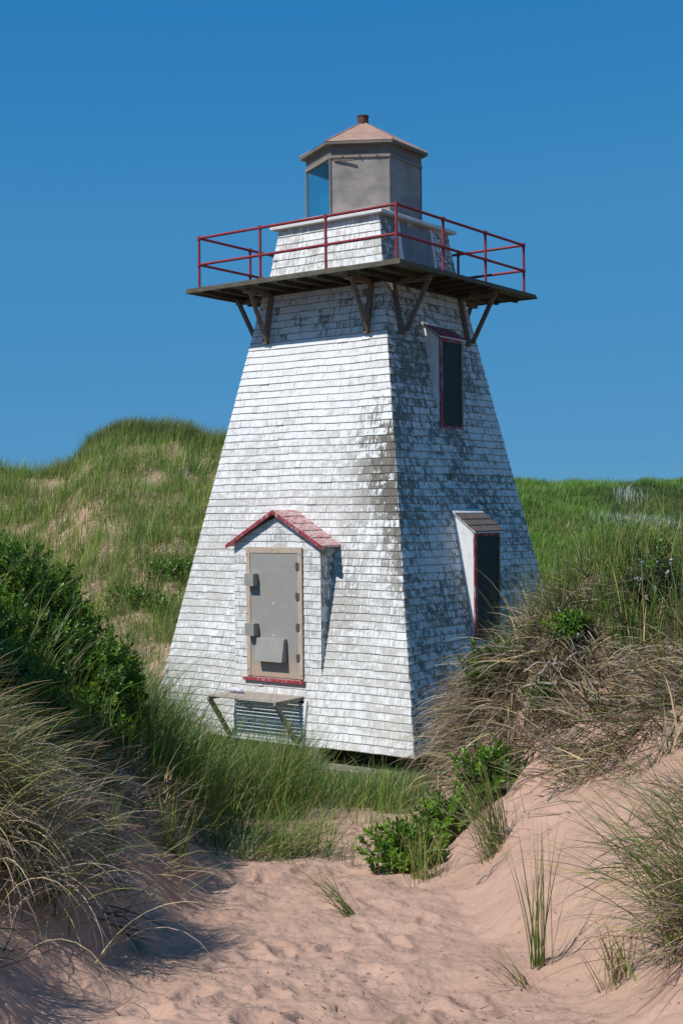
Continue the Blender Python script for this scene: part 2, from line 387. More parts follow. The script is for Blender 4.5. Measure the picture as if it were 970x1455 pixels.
def pick(n, wts, rs=RS, jit=.22):
    wts = np.array(wts, float); i = rs.choice(len(PAL), n, p=wts / wts.sum())
    return PAL[i] * (1 + rs.uniform(-jit, jit, (n, 1))) * (1 + rs.uniform(-.08, .08, (n, 3)))
def blades(P, h, w, seg=3, pal=(5, 2, 2, 1, 0, 0, 1), tip=None, lean=.15, lean_sd=.15, bend=.6, bend_sd=.3, az=None, az_sd=.6, rs=RS, c0=None, c1=None):
    n = len(P)
    if az is None: a = rs.uniform(0, 2 * math.pi, n)
    else: a = np.broadcast_to(az, (n,)) + rs.normal(0, az_sd, n)
    hh = np.broadcast_to(h, (n,)) * rs.uniform(.6, 1.15, n)
    if c0 is None: c0 = pick(n, pal, rs)
    if c1 is None:
        c1 = c0 * rs.uniform(.95, 1.25, (n, 1))
        dry = rs.rand(n) < .25; c1[dry] = c1[dry] * .4 + STRAW * .6
    return blade_arrays(P, hh, a, np.abs(rs.normal(lean, lean_sd, n)), rs.normal(bend, bend_sd, n), np.broadcast_to(w, (n,)) * rs.uniform(.7, 1.2, n), seg, c0, c1, rs.uniform(-.9, .9, n))
def ground_pts(x, y, sink=.02):
    return np.stack([x, y, H(x, y, False) - sink], 1)
def scatter(n, x0, x1, y0, y1, dens, rs=RS):
    x = rs.uniform(x0, x1, n); y = rs.uniform(y0, y1, n); k = rs.rand(n) < dens(x, y); return ground_pts(x[k], y[k])
WIND = .35     # blades lean a little to the right and away (radians from +X)

# tower footprint
def clear_tower(x, y, pad=.0):
    a = (x - TC[0]) * nL[0] + (y - TC[1]) * nL[1]; c_ = (x - TC[0]) * nR[0] + (y - TC[1]) * nR[1]
    return (np.maximum(np.abs(a), np.abs(c_)) > HB + pad)

def tufts(nc, per, x0, x1, y0, y1, dens, h, w, spread, pal, seg, seed, lean=.16, fan=.30, bend=.8, tone=(.75, 1.3), azsd=1.0, hv=(.55, 1.35), c_mix=None):
    """grass growing in separate tussocks: each has its own height, tone, lean and number of blades"""
    rs = np.random.RandomState(seed)
    x = rs.uniform(x0, x1, nc); y = rs.uniform(y0, y1, nc); k = rs.rand(nc) < dens(x, y); x, y = x[k], y[k]; nc = len(x)
    hh = (h(x, y) if callable(h) else np.full(nc, h)) * rs.uniform(hv[0], hv[1], nc)
    n = np.maximum(3, rs.poisson(per * rs.uniform(.4, 1.8, nc))); i = np.repeat(np.arange(nc), n); m = len(i)
    sp = spread * rs.uniform(.6, 1.5, nc)
    ox, oy = rs.normal(0, 1, m), rs.normal(0, 1, m)
    P = ground_pts(x[i] + ox * sp[i], y[i] + oy * sp[i])
    az0 = rs.normal(WIND, azsd, nc); out = np.arctan2(oy, ox)
    az = np.where(rs.rand(m) < .6, out, az0[i]) + rs.normal(0, .5, m)
    tn = rs.uniform(tone[0], tone[1], nc); c0 = pick(m, pal, rs, jit=.18) * tn[i][:, None]
    hue = rs.normal(0, .12, nc)[i][:, None]; c0 = c0 * (1 + hue * np.array([[1.0, .2, -.6]]))
    if c_mix is not None: c0 = c_mix(x[i], y[i], c0, rs)
    c1 = c0 * rs.uniform(1.0, 1.3, (m, 1)); dry = rs.rand(m) < .14; c1[dry] = c1[dry] * .4 + STRAW * .6
    return blade_arrays(P, hh[i] * rs.uniform(.5, 1.15, m), az, np.abs(rs.normal(lean, fan * .6, m)), rs.normal(bend, .4, m), w * rs.uniform(.7, 1.25, m), seg, c0, c1, rs.uniform(-.9, .9, m))

# ---- far left dune grass, clumped, with bare sand between
def d_left(x, y):
    cl = fbm(x * .55, y * .40, 81, 4); cl2 = fbm(x * 2.1, y * 1.6, 83, 3)
    t = (y - 26.5) / 18.5
    q = cl * .5 + cl2 * .5 + .10 * sst(.22, .45, t) - .10 * (1 - sst(.15, .45, t)) - .06 * np.exp(-((t - .80) / .07) ** 2)
    return (.07 + .93 * sst(.37, .58, q)) * (1 - sst(2.0, 6., x))
A = tufts(11300, 15, -19, 6, 26.8, 46.5, d_left, .60, .0135, .16, (6, 1, 4.5, .5, 0, 0, 3), 3, 301, tone=(1.05, 2.0), bend=.7)
P = scatter(50000, -19, 6, 26.8, 46.5, d_left)
A = join([A, blades(P, .40, .012, 3, lean=.15, bend=.7, az=WIND, az_sd=1.2, pal=(6, 1, 3.5, .6, 0, 0, 3))])
x = RS.normal(0, 1, 9000); k = RS.randint(0, 14, 9000); cxs = RS.uniform(-13, -3, 14); cxs[:5] = (-8.4, -7.9, -7.2, -6.2, -5.5)
xx = cxs[k] + x * .45; yy = 44 + RS.normal(0, .5, 9000)
B = blades(ground_pts(xx, yy), .75, .014, 3, lean=.15, bend=.7, az=WIND, az_sd=1.1, pal=(4, 2, 2, 1.2, 0, .2, 2))
V, Q, C = join([A, B]); tag(np_mesh('dune_grass', V, Q, C, M['grass']), 'patchy green marram grass over the tall sand dune behind the lighthouse', 'grass', kind='stuff')

# ---- right hill: closed green cover with darker low plants
def d_right(x, y): return sst(1.0, 3.5, x) * (.55 + .45 * sst(.3, .5, fbm(x * .7, y * .6, 101, 3)))
P = scatter(175000, 1.0, 19, 27, 54, d_right)
band = fbm(P[:, 0] * .22 + P[:, 1] * .10, P[:, 1] * .42 - P[:, 0] * .12, 105, 4); fine = fbm(P[:, 0] * 1.4, P[:, 1] * 1.2, 107, 3)
dk = sst(.47, .55, band)[:, None]
c0 = pick(len(P), (6, 4, .7, .12, 0, 0, 1), jit=.15) * (.82 + .4 * fine[:, None])
c0 = c0 * np.array([[1.2, 1.38, 1.1]])
c0 = c0 * (1 - dk) + dk * pick(len(P), (1, 6, 0, 0, 0, 0, .3), jit=.2) * (.55 + .4 * fine[:, None])
c1 = c0 * RS.uniform(1.0, 1.3, (len(P), 1)) + (1 - dk) * np.array([.02, .02, .003])
A = blades(P, (.36 - .14 * dk[:, 0]), .017, 3, lean=.15, bend=.7, bend_sd=.3, az=WIND, az_sd=1.0, c0=c0, c1=c1)
tag(np_mesh('hill_grass', *A, M['grass']), 'closed green grass and low plants on the smooth hill right of the lighthouse', 'grass', kind='stuff')

# ---- meadow grass in front of and round the tower
def d_mid(x, y):
    wob = (fbm(x * 1.3, y * 1.3, 119, 3) - .5) * .7
    XL = np.interp(y, [7.5, 9, 10.5, 11.6, 12.4, 12.8], [-1.3, -.9, -.6, -.38, .2, 3])
    XR = np.interp(y, [10, 11, 11.8, 12.6], [3, .75, .5, -.5])
    base, hr, hl = ground_parts(x, y)
    d = np.maximum(sst(-.1, .45, XL - x + wob), sst(0, .4, x - XR + wob * .5) * sst(10.9, 11.6, y) * (1 - sst(.7, 1.1, hr))) * clear_tower(x, y, -.15)
    d = d * (1 - .6 * sst(-.6, -.2, x) * sst(16, 17.5, y))
    return d * (.45 + .55 * sst(.35, .55, fbm(x * 1.2, y * 1.0, 111, 3)))
def h_mid(x, y):
    low = 1 - .48 * sst(-.6, -.1, x) - .30 * sst(-.7, -.3, x) * sst(13.5, 16.5, y)
    return (.42 + .75 * (fbm(x * .8, y * .7, 113, 3) - .25)) * low * (1.12 - .3 * sst(16, 20, y))
A = tufts(6800, 22, -7, 7.5, 7.8, 27.5, d_mid, h_mid, .0080, .075, (5.5, 3, 1.8, .4, .05, .1, 1.2), 5, 303, lean=.2, fan=.4, bend=1.0, tone=(.65, 1.35), hv=(.6, 1.5))
d_edge = lambda x, y: (np.abs(ground_parts(x, y)[1] - .12) < .25) * .55
A = join([A, tufts(150, 9, -1.0, .7, 8.6, 12.6, d_edge, .26, .0065, .05, (6, 1.5, 4, .8, 0, 0, 1), 5, 311, lean=.5, fan=.5, bend=.9)])
tag(np_mesh('meadow_grass', *A, M['grass']), 'long green grass in the hollow at the foot of the lighthouse', 'grass', kind='stuff')

# ---- right mound: living grass on the crown, dead thatch down its face
def d_crown(x, y):
    base, hr, hl = ground_parts(x, y)
    return sst(1.25, 1.75, hr + (fbm(x * 1.6, y * 1.6, 121, 3) - .5) * .8) * sst(8.0, 9.4, y + .25 * x) * sst(.3, .5, fbm(x * 2, y * 2, 125, 2) + .1)
A = tufts(1500, 20, .5, 5.5, 7.8, 14, d_crown, .50, .0066, .06, (7, 2.4, 5, .8, .05, 0, 1.2), 5, 305, tone=(.8, 1.5), lean=.15, fan=.35, bend=.65)
P = scatter(1100, .55, 4.5, 8.6, 12, d_crown)
B = blades(P, .85, .0058, 7, lean=.10, lean_sd=.12, bend=.7, bend_sd=.4, az=WIND + 2.5, az_sd=1.5, pal=(4, 1, 5, 3, .2, 0, 1))
V, Q, C = join([A, B]); tag(np_mesh('mound_grass', V, Q, C, M['grass']), 'green and straw coloured grass along the top of the sand mound beside the lighthouse', 'grass', kind='stuff')

def slope_az(x, y, e=.12):
    return np.arctan2(-(H(x, y + e, False) - H(x, y - e, False)), -(H(x + e, y, False) - H(x - e, y, False)))
def d_thatch(x, y):
    base, hr, hl = ground_parts(x, y)
    n = fbm(x * 1.7, y * 1.7, 131, 4)
    return sst(.40, 1.0, hr + (n - .5) * 2.0) * np.maximum(sst(5.4, 6.9, y + .42 * x), .75 * sst(1.05, 1.5, x) * sst(4.6, 5.2, y)) * (1 - .92 * sst(1.72, 1.98, hr)) * sst(.34, .50, n + .05)
def mats(nc, per, x0, x1, y0, y1, dens, h, w, sd, azsd=.9, pal=(.15, .05, .3, 1.3, 4.2, 3.0, 0), lean=1.2, bend=.7, seg=4, seed=1, spread=.07):
    """dead stalks lying in tangled handfuls, each handful combed its own way"""
    rs = np.random.RandomState(seed)
    x = rs.uniform(x0, x1, nc); y = rs.uniform(y0, y1, nc); k = rs.rand(nc) < dens(x, y); x, y = x[k], y[k]; nc = len(x)
    az = slope_az(x, y) + rs.normal(0, azsd, nc); tone = rs.uniform(.35, 1.55, nc); lean_ = rs.normal(lean, .28, nc); ln = rs.uniform(.6, 1.3, nc)
    n = rs.randint(per // 2, per * 2, nc); i = np.repeat(np.arange(nc), n); m = len(i)
    P = ground_pts(x[i] + rs.normal(0, spread, m), y[i] + rs.normal(0, spread, m), -.005); P[:, 2] += rs.uniform(0, .07, m)
    c0 = pick(m, pal, rs, jit=.3) * tone[i][:, None]
    return blade_arrays(P, h * ln[i] * rs.uniform(.5, 1.2, m), az[i] + rs.normal(0, .35, m), lean_[i] + rs.normal(0, .22, m), rs.normal(bend, .4, m), w * rs.uniform(.6, 1.3, m), seg, c0, c0 * rs.uniform(.9, 1.3, (m, 1)), rs.uniform(-.9, .9, m))
A = mats(1750, 20, .2, 5, 5.2, 12, d_thatch, .36, .0098, .5, azsd=1.15, pal=(.15, .05, .3, 2.2, 4.2, 2.6, 0), lean=1.3, bend=.55, seed=5)
ex = lambda x, y: sst(.5, .9, ground_parts(x, y)[1]) * sst(.25, .6, fbm(x * 3, y * 3, 139, 2))
B = mats(300, 26, .55, 1.25, 9.0, 10.9, ex, .42, .0090, .5, azsd=.5, pal=(.1, .05, .2, 1.2, 3.4, 3.6, 0), lean=1.25, bend=1.3, seg=6, seed=6)
d3 = lambda x, y: sst(.18, .5, ground_parts(x, y)[1]) * sst(.50, .62, fbm(x * 2.4, y * 2.4, 161, 3)) * (y < 10.5)
B2 = mats(520, 7, .2, 2.6, 4.2, 10.5, d3, .26, .0062, .5, azsd=1.3, pal=(.2, .05, .3, 1.2, 3.0, 4.5, 0), lean=1.45, bend=.25, seg=3, seed=9, spread=.05)
V, Q, C = join([A, B, B2]); tag(np_mesh('dead_grass', V, Q, C, M['dry']), 'matted grey brown dead grass hanging down the face of the sand mound', 'dead grass', kind='stuff')

# ---- shaded left bank: thin dead stalks and roots
def d_bank(x, y):
    base, hr, hl = ground_parts(x, y); n = fbm(x * 1.9, y * 1.9, 141, 3)
    return sst(.35, .9, hl + (n - .5) * .9) * sst(.40, .56, n) * (1 - sst(9.5, 11, y))
P = scatter(15000, -3.4, -.5, 3.4, 10.5, d_bank)
az = slope_az(P[:, 0], P[:, 1]) + RS.normal(0, .6, len(P))
A = blades(P, .28, .0055, 4, lean=1.15, lean_sd=.35, bend=.8, bend_sd=.4, az=az, az_sd=.4, pal=(.3, .2, .3, .8, 2.5, 4, 0))
d2 = lambda x, y: sst(.75, 1.1, ground_parts(x, y)[2]) * (1 - sst(5.9, 6.7, y)) * sst(.3, .5, fbm(x * 1.3, y * 1.3, 143, 2))
P = scatter(8000, -3.6, -1.35, 2.2, 8.4, d2)
B = blades(P, .58, .006, 6, lean=.12, bend=.8, az=.3, az_sd=.9, pal=(3, 1, 3, 3, 1.0, .1, 2))  # tall grass, mostly out of view, added to shade the bank
d4 = lambda x, y: sst(.08, .35, ground_parts(x, y)[2]) * (1 - sst(1.1, 1.5, ground_parts(x, y)[2])) * sst(.40, .56, fbm(x * 2.3, y * 2.3, 163, 3))
B2 = mats(1500, 11, -2.4, -.3, 3.8, 10.5, d4, .27, .0060, .5, azsd=.9, pal=(.4, .2, .4, .8, 1.6, 5, 0), lean=1.35, bend=.35, seg=4, seed=12, spread=.05)
A = join([A, B, B2])
tag(np_mesh('bank_grass', *A, M['dry']), 'thin brown dead stalks trailing down the shaded sand bank below the dark bush, and tall grass added to shade it', 'dead grass', kind='stuff')

# ---- litter on the sand
n = 5200
LC = (.8, .6, .45)
x = RS.normal(-.15, .7, n); y = RS.uniform(3.7, 11.5, n); P = ground_pts(x, y, -.004)
k = RS.rand(n) < (.25 + .75 * sst(.45, .62, fbm(x * 1.6, y * 1.6, 151, 3))); P = P[k]; n = len(P)
P[:, 2] = H(P[:, 0], P[:, 1]) + .004
A = blade_arrays(P, RS.uniform(.004, .022, n) * np.where(RS.rand(n) < .10, 3.0, 1), RS.uniform(0, 6.28, n), np.full(n, 1.45), np.full(n, .1), RS.uniform(.002, .007, n), 2, pick(n, (0, 0, 0, .5, 1, 3, 0)) * .7, pick(n, (0, 0, 0, .5, 1, 3, 0)) * .7, np.zeros(n))
tag(np_mesh('sand_litter', *A, M['dry']), 'tiny dark twigs and bits of dead leaf strewn over the sand path', 'litter', kind='stuff')

# ---- single tufts one can point at
def tuft(name, label, px, n, h, az, az_sd, lean, bend, spread=.05, w=.006, seg=6, pal=(4, 1.5, 3, 1, .2, 0, 1), cat='grass tuft', lean_sd=.2, bend_sd=.3, dead=0, group=None, loc=None, seed=1, deadlen=.8, dtone=1.0):
    rs = np.random.RandomState(seed)
    c = at(*px) if loc is None else np.array([loc[0], loc[1], Hs(*loc)])
    root = empty(name, c); tag(root, label, cat, group)
    P = np.stack([c[0] + rs.normal(0, spread, n), c[1] + rs.normal(0, spread, n)], 1); P = ground_pts(P[:, 0], P[:, 1], .015) - c
    A = blades(P, h, w, seg, pal=pal, lean=lean, lean_sd=lean_sd, bend=bend, bend_sd=bend_sd, az=az, az_sd=az_sd, rs=rs)
    np_mesh('blades', *A, M['grass'], root)
    if dead:
        P = np.stack([c[0] + rs.normal(0, spread * 1.1, dead), c[1] + rs.normal(0, spread * 1.1, dead)], 1); P = ground_pts(P[:, 0], P[:, 1], .0) - c
        A = blades(P, h * deadlen, w * .8, seg, c0=pick(dead, (0, 0, .2, 2, 3, 2, 0), rs) * dtone, lean=lean + .5, lean_sd=.3, bend=bend + .6, bend_sd=.4, az=az, az_sd=az_sd * 1.3, rs=rs)
        np_mesh('dead_blades', *A, M['dry'], root)
    return root
PI = math.pi
tuft('marram_clump', 'big overhanging grey green grass clump at the left edge beside the dark bush', None, 1500, .60, -.10, .9, .35, 1.3, spread=.19, w=.0062, seg=8, pal=(2, .5, 2.5, 5.5, 2.6, 0, 2), dead=2000, loc=(-1.55, 5.05), seed=3, cat='grass clump', deadlen=.9, dtone=1.6)
tuft('marram_clump', 'wide fanning grass clump cut by the right edge of the picture', None, 330, .72, PI * .92, .75, .55, .75, spread=.09, w=.0055, seg=8, pal=(4, 1, 4, 2, .8, .1, 1.5), dead=520, loc=(1.27, 4.35), seed=4, cat='grass clump', deadlen=.7)
tuft('grass_tuft', 'sparse upright tuft of long thin blades alone on bare sand', (768, 1378), 24, .52, PI * .5, 1.6, .10, .28, spread=.022, w=.0062, lean_sd=.12, bend_sd=.18, seed=5)
tuft('grass_tuft', 'low few-bladed tuft leaning left beside the sparse upright tuft', (745, 1405), 12, .26, PI, .7, .7, .5, spread=.02, w=.0062, seed=6)
tuft('grass_tuft', 'small green tuft bent over to the left in mid path', (500, 1300), 26, .40, PI * .93, .35, .65, .75, spread=.02, w=.0065, seed=7, pal=(5, 2, 2, .3, 0, 0, 1))
tuft('grass_tuft', 'broad flattened green tuft sprawling over the sand below the meadow', (385, 1215), 260, .50, .1, 1.0, .70, .75, spread=.15, w=.0066, seed=8, pal=(6, 2, 3.5, .3, 0, 0, 1), dead=110)
tuft('grass_tuft', 'wispy tuft standing between the sprawling tuft and the meadow grass', (440 - 15, 1195), 40, .34, .5, 2.0, .3, .6, spread=.06, w=.0055, seed=18)
tuft('grass_tuft', 'tuft fanning up and left out of the mound beside the low glossy shrub', (706, 1208), 85, .52, PI * .80, .35, .30, .45, spread=.03, w=.006, seed=9, dead=60, pal=(4, 1.5, 3.5, 1, 0, 0, 1))
tuft('grass_tuft', 'yellowing tuft in front of the lowest glossy shrub', (598, 1250), 60, .36, PI * .5, 1.2, .15, .5, spread=.06, w=.006, seed=10, pal=(3, .5, 5, 1.5, 0, 0, 1))
tuft('grass_tuft', 'dark thin tuft in the shade of the left sand bank', (156, 1205), 26, .38, .6, 1.6, .25, .5, spread=.02, w=.0055, seed=11, pal=(4, 2, 1, .5, .3, .3, 1))
tuft('grass_tuft', 'dry straw coloured tuft beside the clump at the right edge', (882, 1395), 34, .22, PI * .7, .9, .35, .4, spread=.03, w=.0075, seed=12, pal=(.2, 0, 1, 6, 1, .5, 0))
tuft('grass_tuft', 'few yellow blades lying low on the bank at the lower left', (45, 1275), 16, .42, .15, .35, .95, .6, spread=.02, w=.0055, seed=13, pal=(1, 0, 4, 4, 0, 0, 0))
tuft('grass_tuft', 'thin short tuft with a grey twig on the sand right of mid path', (500, 1232), 12, .26, PI * .5, 1.6, .15, .4, spread=.03, w=.005, seed=14)
w_ = tuft('seeding_weed', 'tall leafy weed with pale dry seed heads below the meadow grass', (248, 1215), 44, .38, PI * .5, 1.6, .1, .5, spread=.03, w=.008, seed=15, pal=(5, 1, 4, .5, 0, 0, 0), cat='weed')
rs = np.random.RandomState(3); n = 60; c = np.array([rs.normal(-.03, .012, n), rs.normal(0, .012, n), rs.uniform(.24, .46, n)]).T
np_mesh('seed_head', *blades(c, .035, .006, 2, pal=(0, 0, .4, 5, 0, 0, 0), lean=.5, bend=.3, rs=rs), M['dry'], w_)

# ---- leaf shrubs
def leaf_arrays(P, d, up, ln, wd, c):
    n = len(P); d = d / np.linalg.norm(d, axis=1, keepdims=True)
    s = np.cross(d, up); s /= np.maximum(np.linalg.norm(s, axis=1, keepdims=True), 1e-6); nn = np.cross(s, d)
    ln = ln[:, None]; wd = wd[:, None]
    def pt(t, side, lift): return P + d * ln * t + s * wd * .5 * side + nn * ln * lift
    V = np.stack([pt(0, 0, 0), pt(.38, -.8, .05), pt(.38, 0, -.02), pt(.38, .8, .05), pt(.72, -.9, .02), pt(.72, 0, -.05), pt(.72, .9, .02), pt(1, 0, -.12)], 1)
    b = (np.arange(n) * 8)[:, None]
    Q = np.concatenate([b + np.array([[1, 2, 5, 4]]), b + np.array([[2, 3, 6, 5]])]); T = np.concatenate([b + np.array([[0, 2, 1]]), b + np.array([[0, 3, 2]]), b + np.array([[4, 5, 7]]), b + np.array([[5, 6, 7]])])
    C = np.repeat(c[:, None], 8, 1); C[:, (2, 5)] *= 1.12
    return V.reshape(-1, 3), Q, T, C.reshape(-1, 3)
def shrub(name, label, ell, tips, leaves, ln, cols, base, cat='shrub', group=None, seed=1, wd=.36, stems=40, berries=0, upw=.5, inner=.55, twig=None):
    rs = np.random.RandomState(seed)
    vol = np.array([e[3] * e[4] * e[5] for e in ell]); vol = vol ** .7
    i = rs.choice(len(ell), tips, p=vol / vol.sum()); E = np.array(ell)[i]
    dirs = rs.normal(size=(tips, 3)); dirs /= np.linalg.norm(dirs, axis=1, keepdims=True)
    rad = inner + (1 - inner) * rs.rand(tips) ** .6
    lump = .78 + .44 * vnoise(dirs[:, 0] * 2.2 + i * 3.1 + 9, dirs[:, 2] * 2.2 + dirs[:, 1] * 1.7, seed)
    P = E[:, :3] + dirs * E[:, 3:6] * (rad * lump)[:, None]
    g = H(P[:, 0], P[:, 1], False); k = P[:, 2] > g + .02; P, dirs = P[k], dirs[k]; tips = len(P)
    base = np.array([base[0], base[1], Hs(base[0], base[1])]); root = empty(name, base); tag(root, label, cat, group)
    # rosettes
    ax = dirs * .8 + np.array([0, 0, upw]) + rs.normal(0, .25, (tips, 3)); ax /= np.linalg.norm(ax, axis=1, keepdims=True)
    T = tips * leaves; ti = np.repeat(np.arange(tips), leaves); j = np.tile(np.arange(leaves), tips)
    a = ax[ti]; r0 = np.cross(a, np.array([.3, .5, .81])); r0 /= np.linalg.norm(r0, axis=1, keepdims=True); r1 = np.cross(a, r0)
    ph = j * 2.4 + rs.uniform(0, 6.28, tips)[ti]; rdl = r0 * np.cos(ph)[:, None] + r1 * np.sin(ph)[:, None]
    fr = j / leaves
    op = (1.25 - .95 * fr + rs.normal(0, .15, T))[:, None]
    d = rdl * np.sin(op) + a * np.cos(op)
    PP = P[ti] + a * ((fr - .6) * ln * 1.6)[:, None]
    cc = np.array(cols)[rs.choice(len(cols), tips)][ti] * (1 + rs.uniform(-.2, .25, (T, 1)))
    cc = cc * (1 + .35 * np.maximum(0, fr - .6))[:, None]
    V, Q, Tr, C = leaf_arrays(PP - base, d, a, ln * rs.uniform(.65, 1.15, T), ln * wd * rs.uniform(.8, 1.15, T), cc)
    np_mesh('foliage', V, Q, C, M['leaf'], root, tris=Tr)
    mb = MB()
    for q in rs.choice(tips, min(stems, tips), replace=False):
        p = P[q] - base; st = np.array([rs.normal(0, .04), rs.normal(0, .04), -.05]); mid = st * .4 + p * .6 + rs.normal(0, .03, 3) - np.array([0, 0, .03])
        mb.tube([st, st * .7 + mid * .3 + rs.normal(0, .015, 3), mid, p], [.008, .007, .005, .003], 5)
    mb.build('stem', M['stem'], root)
    if berries:
        for q in rs.choice(tips, berries):
            bb = MB(); c0_ = P[q] - base + ax[q] * rs.uniform(-.04, .03)
            for j in range(6):
                c = c0_ + ax[q] * (j - 3) * .009 + rs.normal(0, .004, 3)
                bb.tube([c - (0, 0, .008), c - (0, 0, .005), c + (0, 0, .005), c + (0, 0, .008)], [.003, .009, .009, .003], 7)
            bb.build('berry_cluster', M['berry'], root, smooth=True)
    return root
LG = [(.07, .15, .016), (.095, .185, .02), (.05, .11, .014), (.13, .23, .025)]
LD = [(.030, .062, .012), (.040, .085, .014), (.055, .10, .016), (.024, .05, .011)]
LB = [(.10, .21, .02), (.14, .27, .026), (.06, .135, .018)]
e_ = [(-2.75, 9.3, 3.05, .85, .9, .85), (-2.25, 9.1, 2.95, .55, .7, .66), (-1.92, 9.1, 2.82, .42, .55, .50), (-1.62, 9.0, 2.72, .30, .45, .42), (-2.0, 8.5, 2.5, .55, .45, .45), (-2.3, 7.6, 3.0, .6, .7, .6), (-1.80, 7.7, 2.65, .34, .5, .45), (-2.6, 6.7, 3.75, .60, .8, .66), (-2.65, 5.7, 3.78, .60, .8, .66), (-2.7, 4.7, 3.72, .55, .8, .58)]  # lobes nearest the camera are out of view, added to shade the left bank
shrub('bayberry_bush', 'large dark glossy bush on the left bank below the grassy dune, with unseen lobes added for shade', e_, 17000, 12, .046, [(.075, .155, .016), (.10, .20, .02), (.05, .11, .014), (.16, .27, .026)], (-2.2, 9.2), cat='bush', seed=21, stems=90, inner=.60)
def small(px, r, label, seed, tips=90, ln=.05, cols=LB, up=.5, h=1.0, berries=0, lift=0, fwd=0, **k):
    c = at(*px); c[2] += lift; c[1] -= fwd; e = [(c[0], c[1], c[2] + r * .6 * h, r, r * .8, r * .8 * h), (c[0] + r * .5, c[1] + r * .1, c[2] + r * .5 * h, r * .6, r * .6, r * .6 * h)]
    return shrub('bayberry_shrub', label, e, tips, 11, ln, cols, (c[0], c[1]), seed=seed, stems=k.pop('stems', 30), upw=up, inner=.3, berries=berries, group='glossy shrubs on the sand mound', **k)
small((572, 1240), .23, 'glossy green shrub lowest on the mound, growing out of bare sand', 31, 190, .052)
small((640, 1195), .22, 'small glossy shrub squeezed between the lowest shrub and the fanning tuft', 35, 150, .05)
small((700, 1135), .24, 'bright glossy shrub behind the fanning tuft on the mound', 32, 190, .052)
small((690, 985), .25, 'dense green shrub in the dead grass left of the bleached branch', 33, 240, .052, LB, lift=.10, fwd=.60)
small((805, 915), .15, 'low bright shrub with pale berries on the crest of the mound', 34, 80, .045, LB, berries=8, lift=.03)
small((925, 865), .24, 'dark twiggy shrub with pale berries near the right edge on the mound crest', 36, 90, .045, LD + LG, h=1.2, berries=18, lift=.0, stems=60)
small((770, 1020), .13, 'little green sprig below the bleached branch', 37, 60, .045, LG, lift=.07)

# dark creeping plants on the back dune and silvery plants on the hill
def creeper(px, rx, ry, label, seed, cols=LG, n=150, ln=.11):
    c = at(*px, 24); e = [(c[0], c[1], c[2] + .02, rx, ry, .20 + .18 * ry)]
    return shrub('leafy_creeper', label, e, n, 7, ln, cols, (c[0], c[1]), cat='creeper', seed=seed, stems=12, wd=.5, upw=.8, inner=.1, group='dark leafy creepers on the back dune')
creeper((188, 848), .75, .8, 'dark leafy creeper in the bare sand low on the back dune', 41)
creeper((245, 812), .85, 1.0, 'larger dark leafy creeper on the back dune touching the lighthouse outline', 42, n=210)
creeper((232, 865), .5, .5, 'small dark leafy creeper below the other two, near the lighthouse wall', 43, n=80)
def silver(px, wx, n, label, seed):
    rs = np.random.RandomState(seed); c = at(*px, 24); root = empty('silver_wormwood', c); tag(root, label, 'plant', 'silvery plants on the hill')
    P = ground_pts(c[0] + rs.normal(0, wx, n), c[1] + rs.normal(0, .35, n)) - c
    c0 = np.array([[.40, .47, .39]]) * rs.uniform(.7, 1.25, (n, 1))
    np_mesh('foliage', *blades(P, .42, .040, 3, lean=.2, bend=.5, rs=rs, c0=c0, c1=c0 * 1.2), M['dry'], root)
silver((905, 746), .62, 900, 'pale silvery plant patch low among the green hill grass', 51)
silver((890, 706), .4, 110, 'thin silvery plants near the skyline of the green hill', 52)

# ---- bleached branch lying on the mound
c = at(770, 1005); c[2] += .10; root = empty('driftwood_branch', c); tag(root, 'bleached forked branch lying in the dead grass of the mound', 'branch')
mb = MB()
def br(pts, r0, r1):
    pts = np.array(pts, float); t = np.linspace(0, 1, 14)
    cx = [np.interp(t, np.linspace(0, 1, len(pts)), pts[:, i]) for i in range(3)]
    q = np.stack(cx, 1) + np.stack([np.zeros(14), np.zeros(14), .012 * np.sin(t * 9 + r0 * 900)], 1)
    mb.tube(list(q), list(np.linspace(r0, r1, 14)), 8)
br([(-.14, -.06, .03), (.0, -.08, .07), (.10, -.08, .075), (.20, -.06, .05), (.30, -.02, .02)], .008, .012)
br([(-.13, -.02, .15), (-.05, -.05, .19), (.04, -.04, .205), (.12, -.02, .19)], .005, .009)
br([(-.06, -.06, .08), (-.10, -.08, .0), (-.13, -.1, -.12)], .008, .004)
br([(.05, -.04, .2), (-.02, -.05, .14), (-.08, -.06, .06)], .008, .006)
br([(.12, -.02, .19), (.22, .02, .24), (.33, .05, .30)], .011, .006)
br([(.0, -.06, .07), (-.06, -.1, -.02), (-.03, -.12, -.1)], .006, .003)
mb.build('branch_wood', M['drift'], root, smooth=True)
for (px, label, L_, a_) in (((835, 955), 'thin grey stick lying level across the mound right of the bleached branch', .42, .1), ((700, 1240), 'grey dead root lying on the sand slope beside the fanning tuft', .20, .5), ((808, 1120), 'dark dead stalk running down the bare sand of the mound', .36, .75)):
    c = at(*px); mb = MB(); pts = []
    for t in np.linspace(-.5, .5, 9):
        x_, y_ = c[0] + L_ * t * math.cos(a_), c[1] + L_ * t * math.sin(a_) * .6; pts.append((x_ - c[0], y_ - c[1], Hs(x_, y_) + .02 + (.010 * math.sin(t * 17) + .008 * math.sin(t * 31 + 1)) - c[2]))
    mb.tube(pts, list(np.linspace(.007, .003, 9)), 7); o = mb.build('dead_stick', M['greywood'], None, smooth=True); o.location = c; tag(o, label, 'stick', 'dead sticks on the mound')

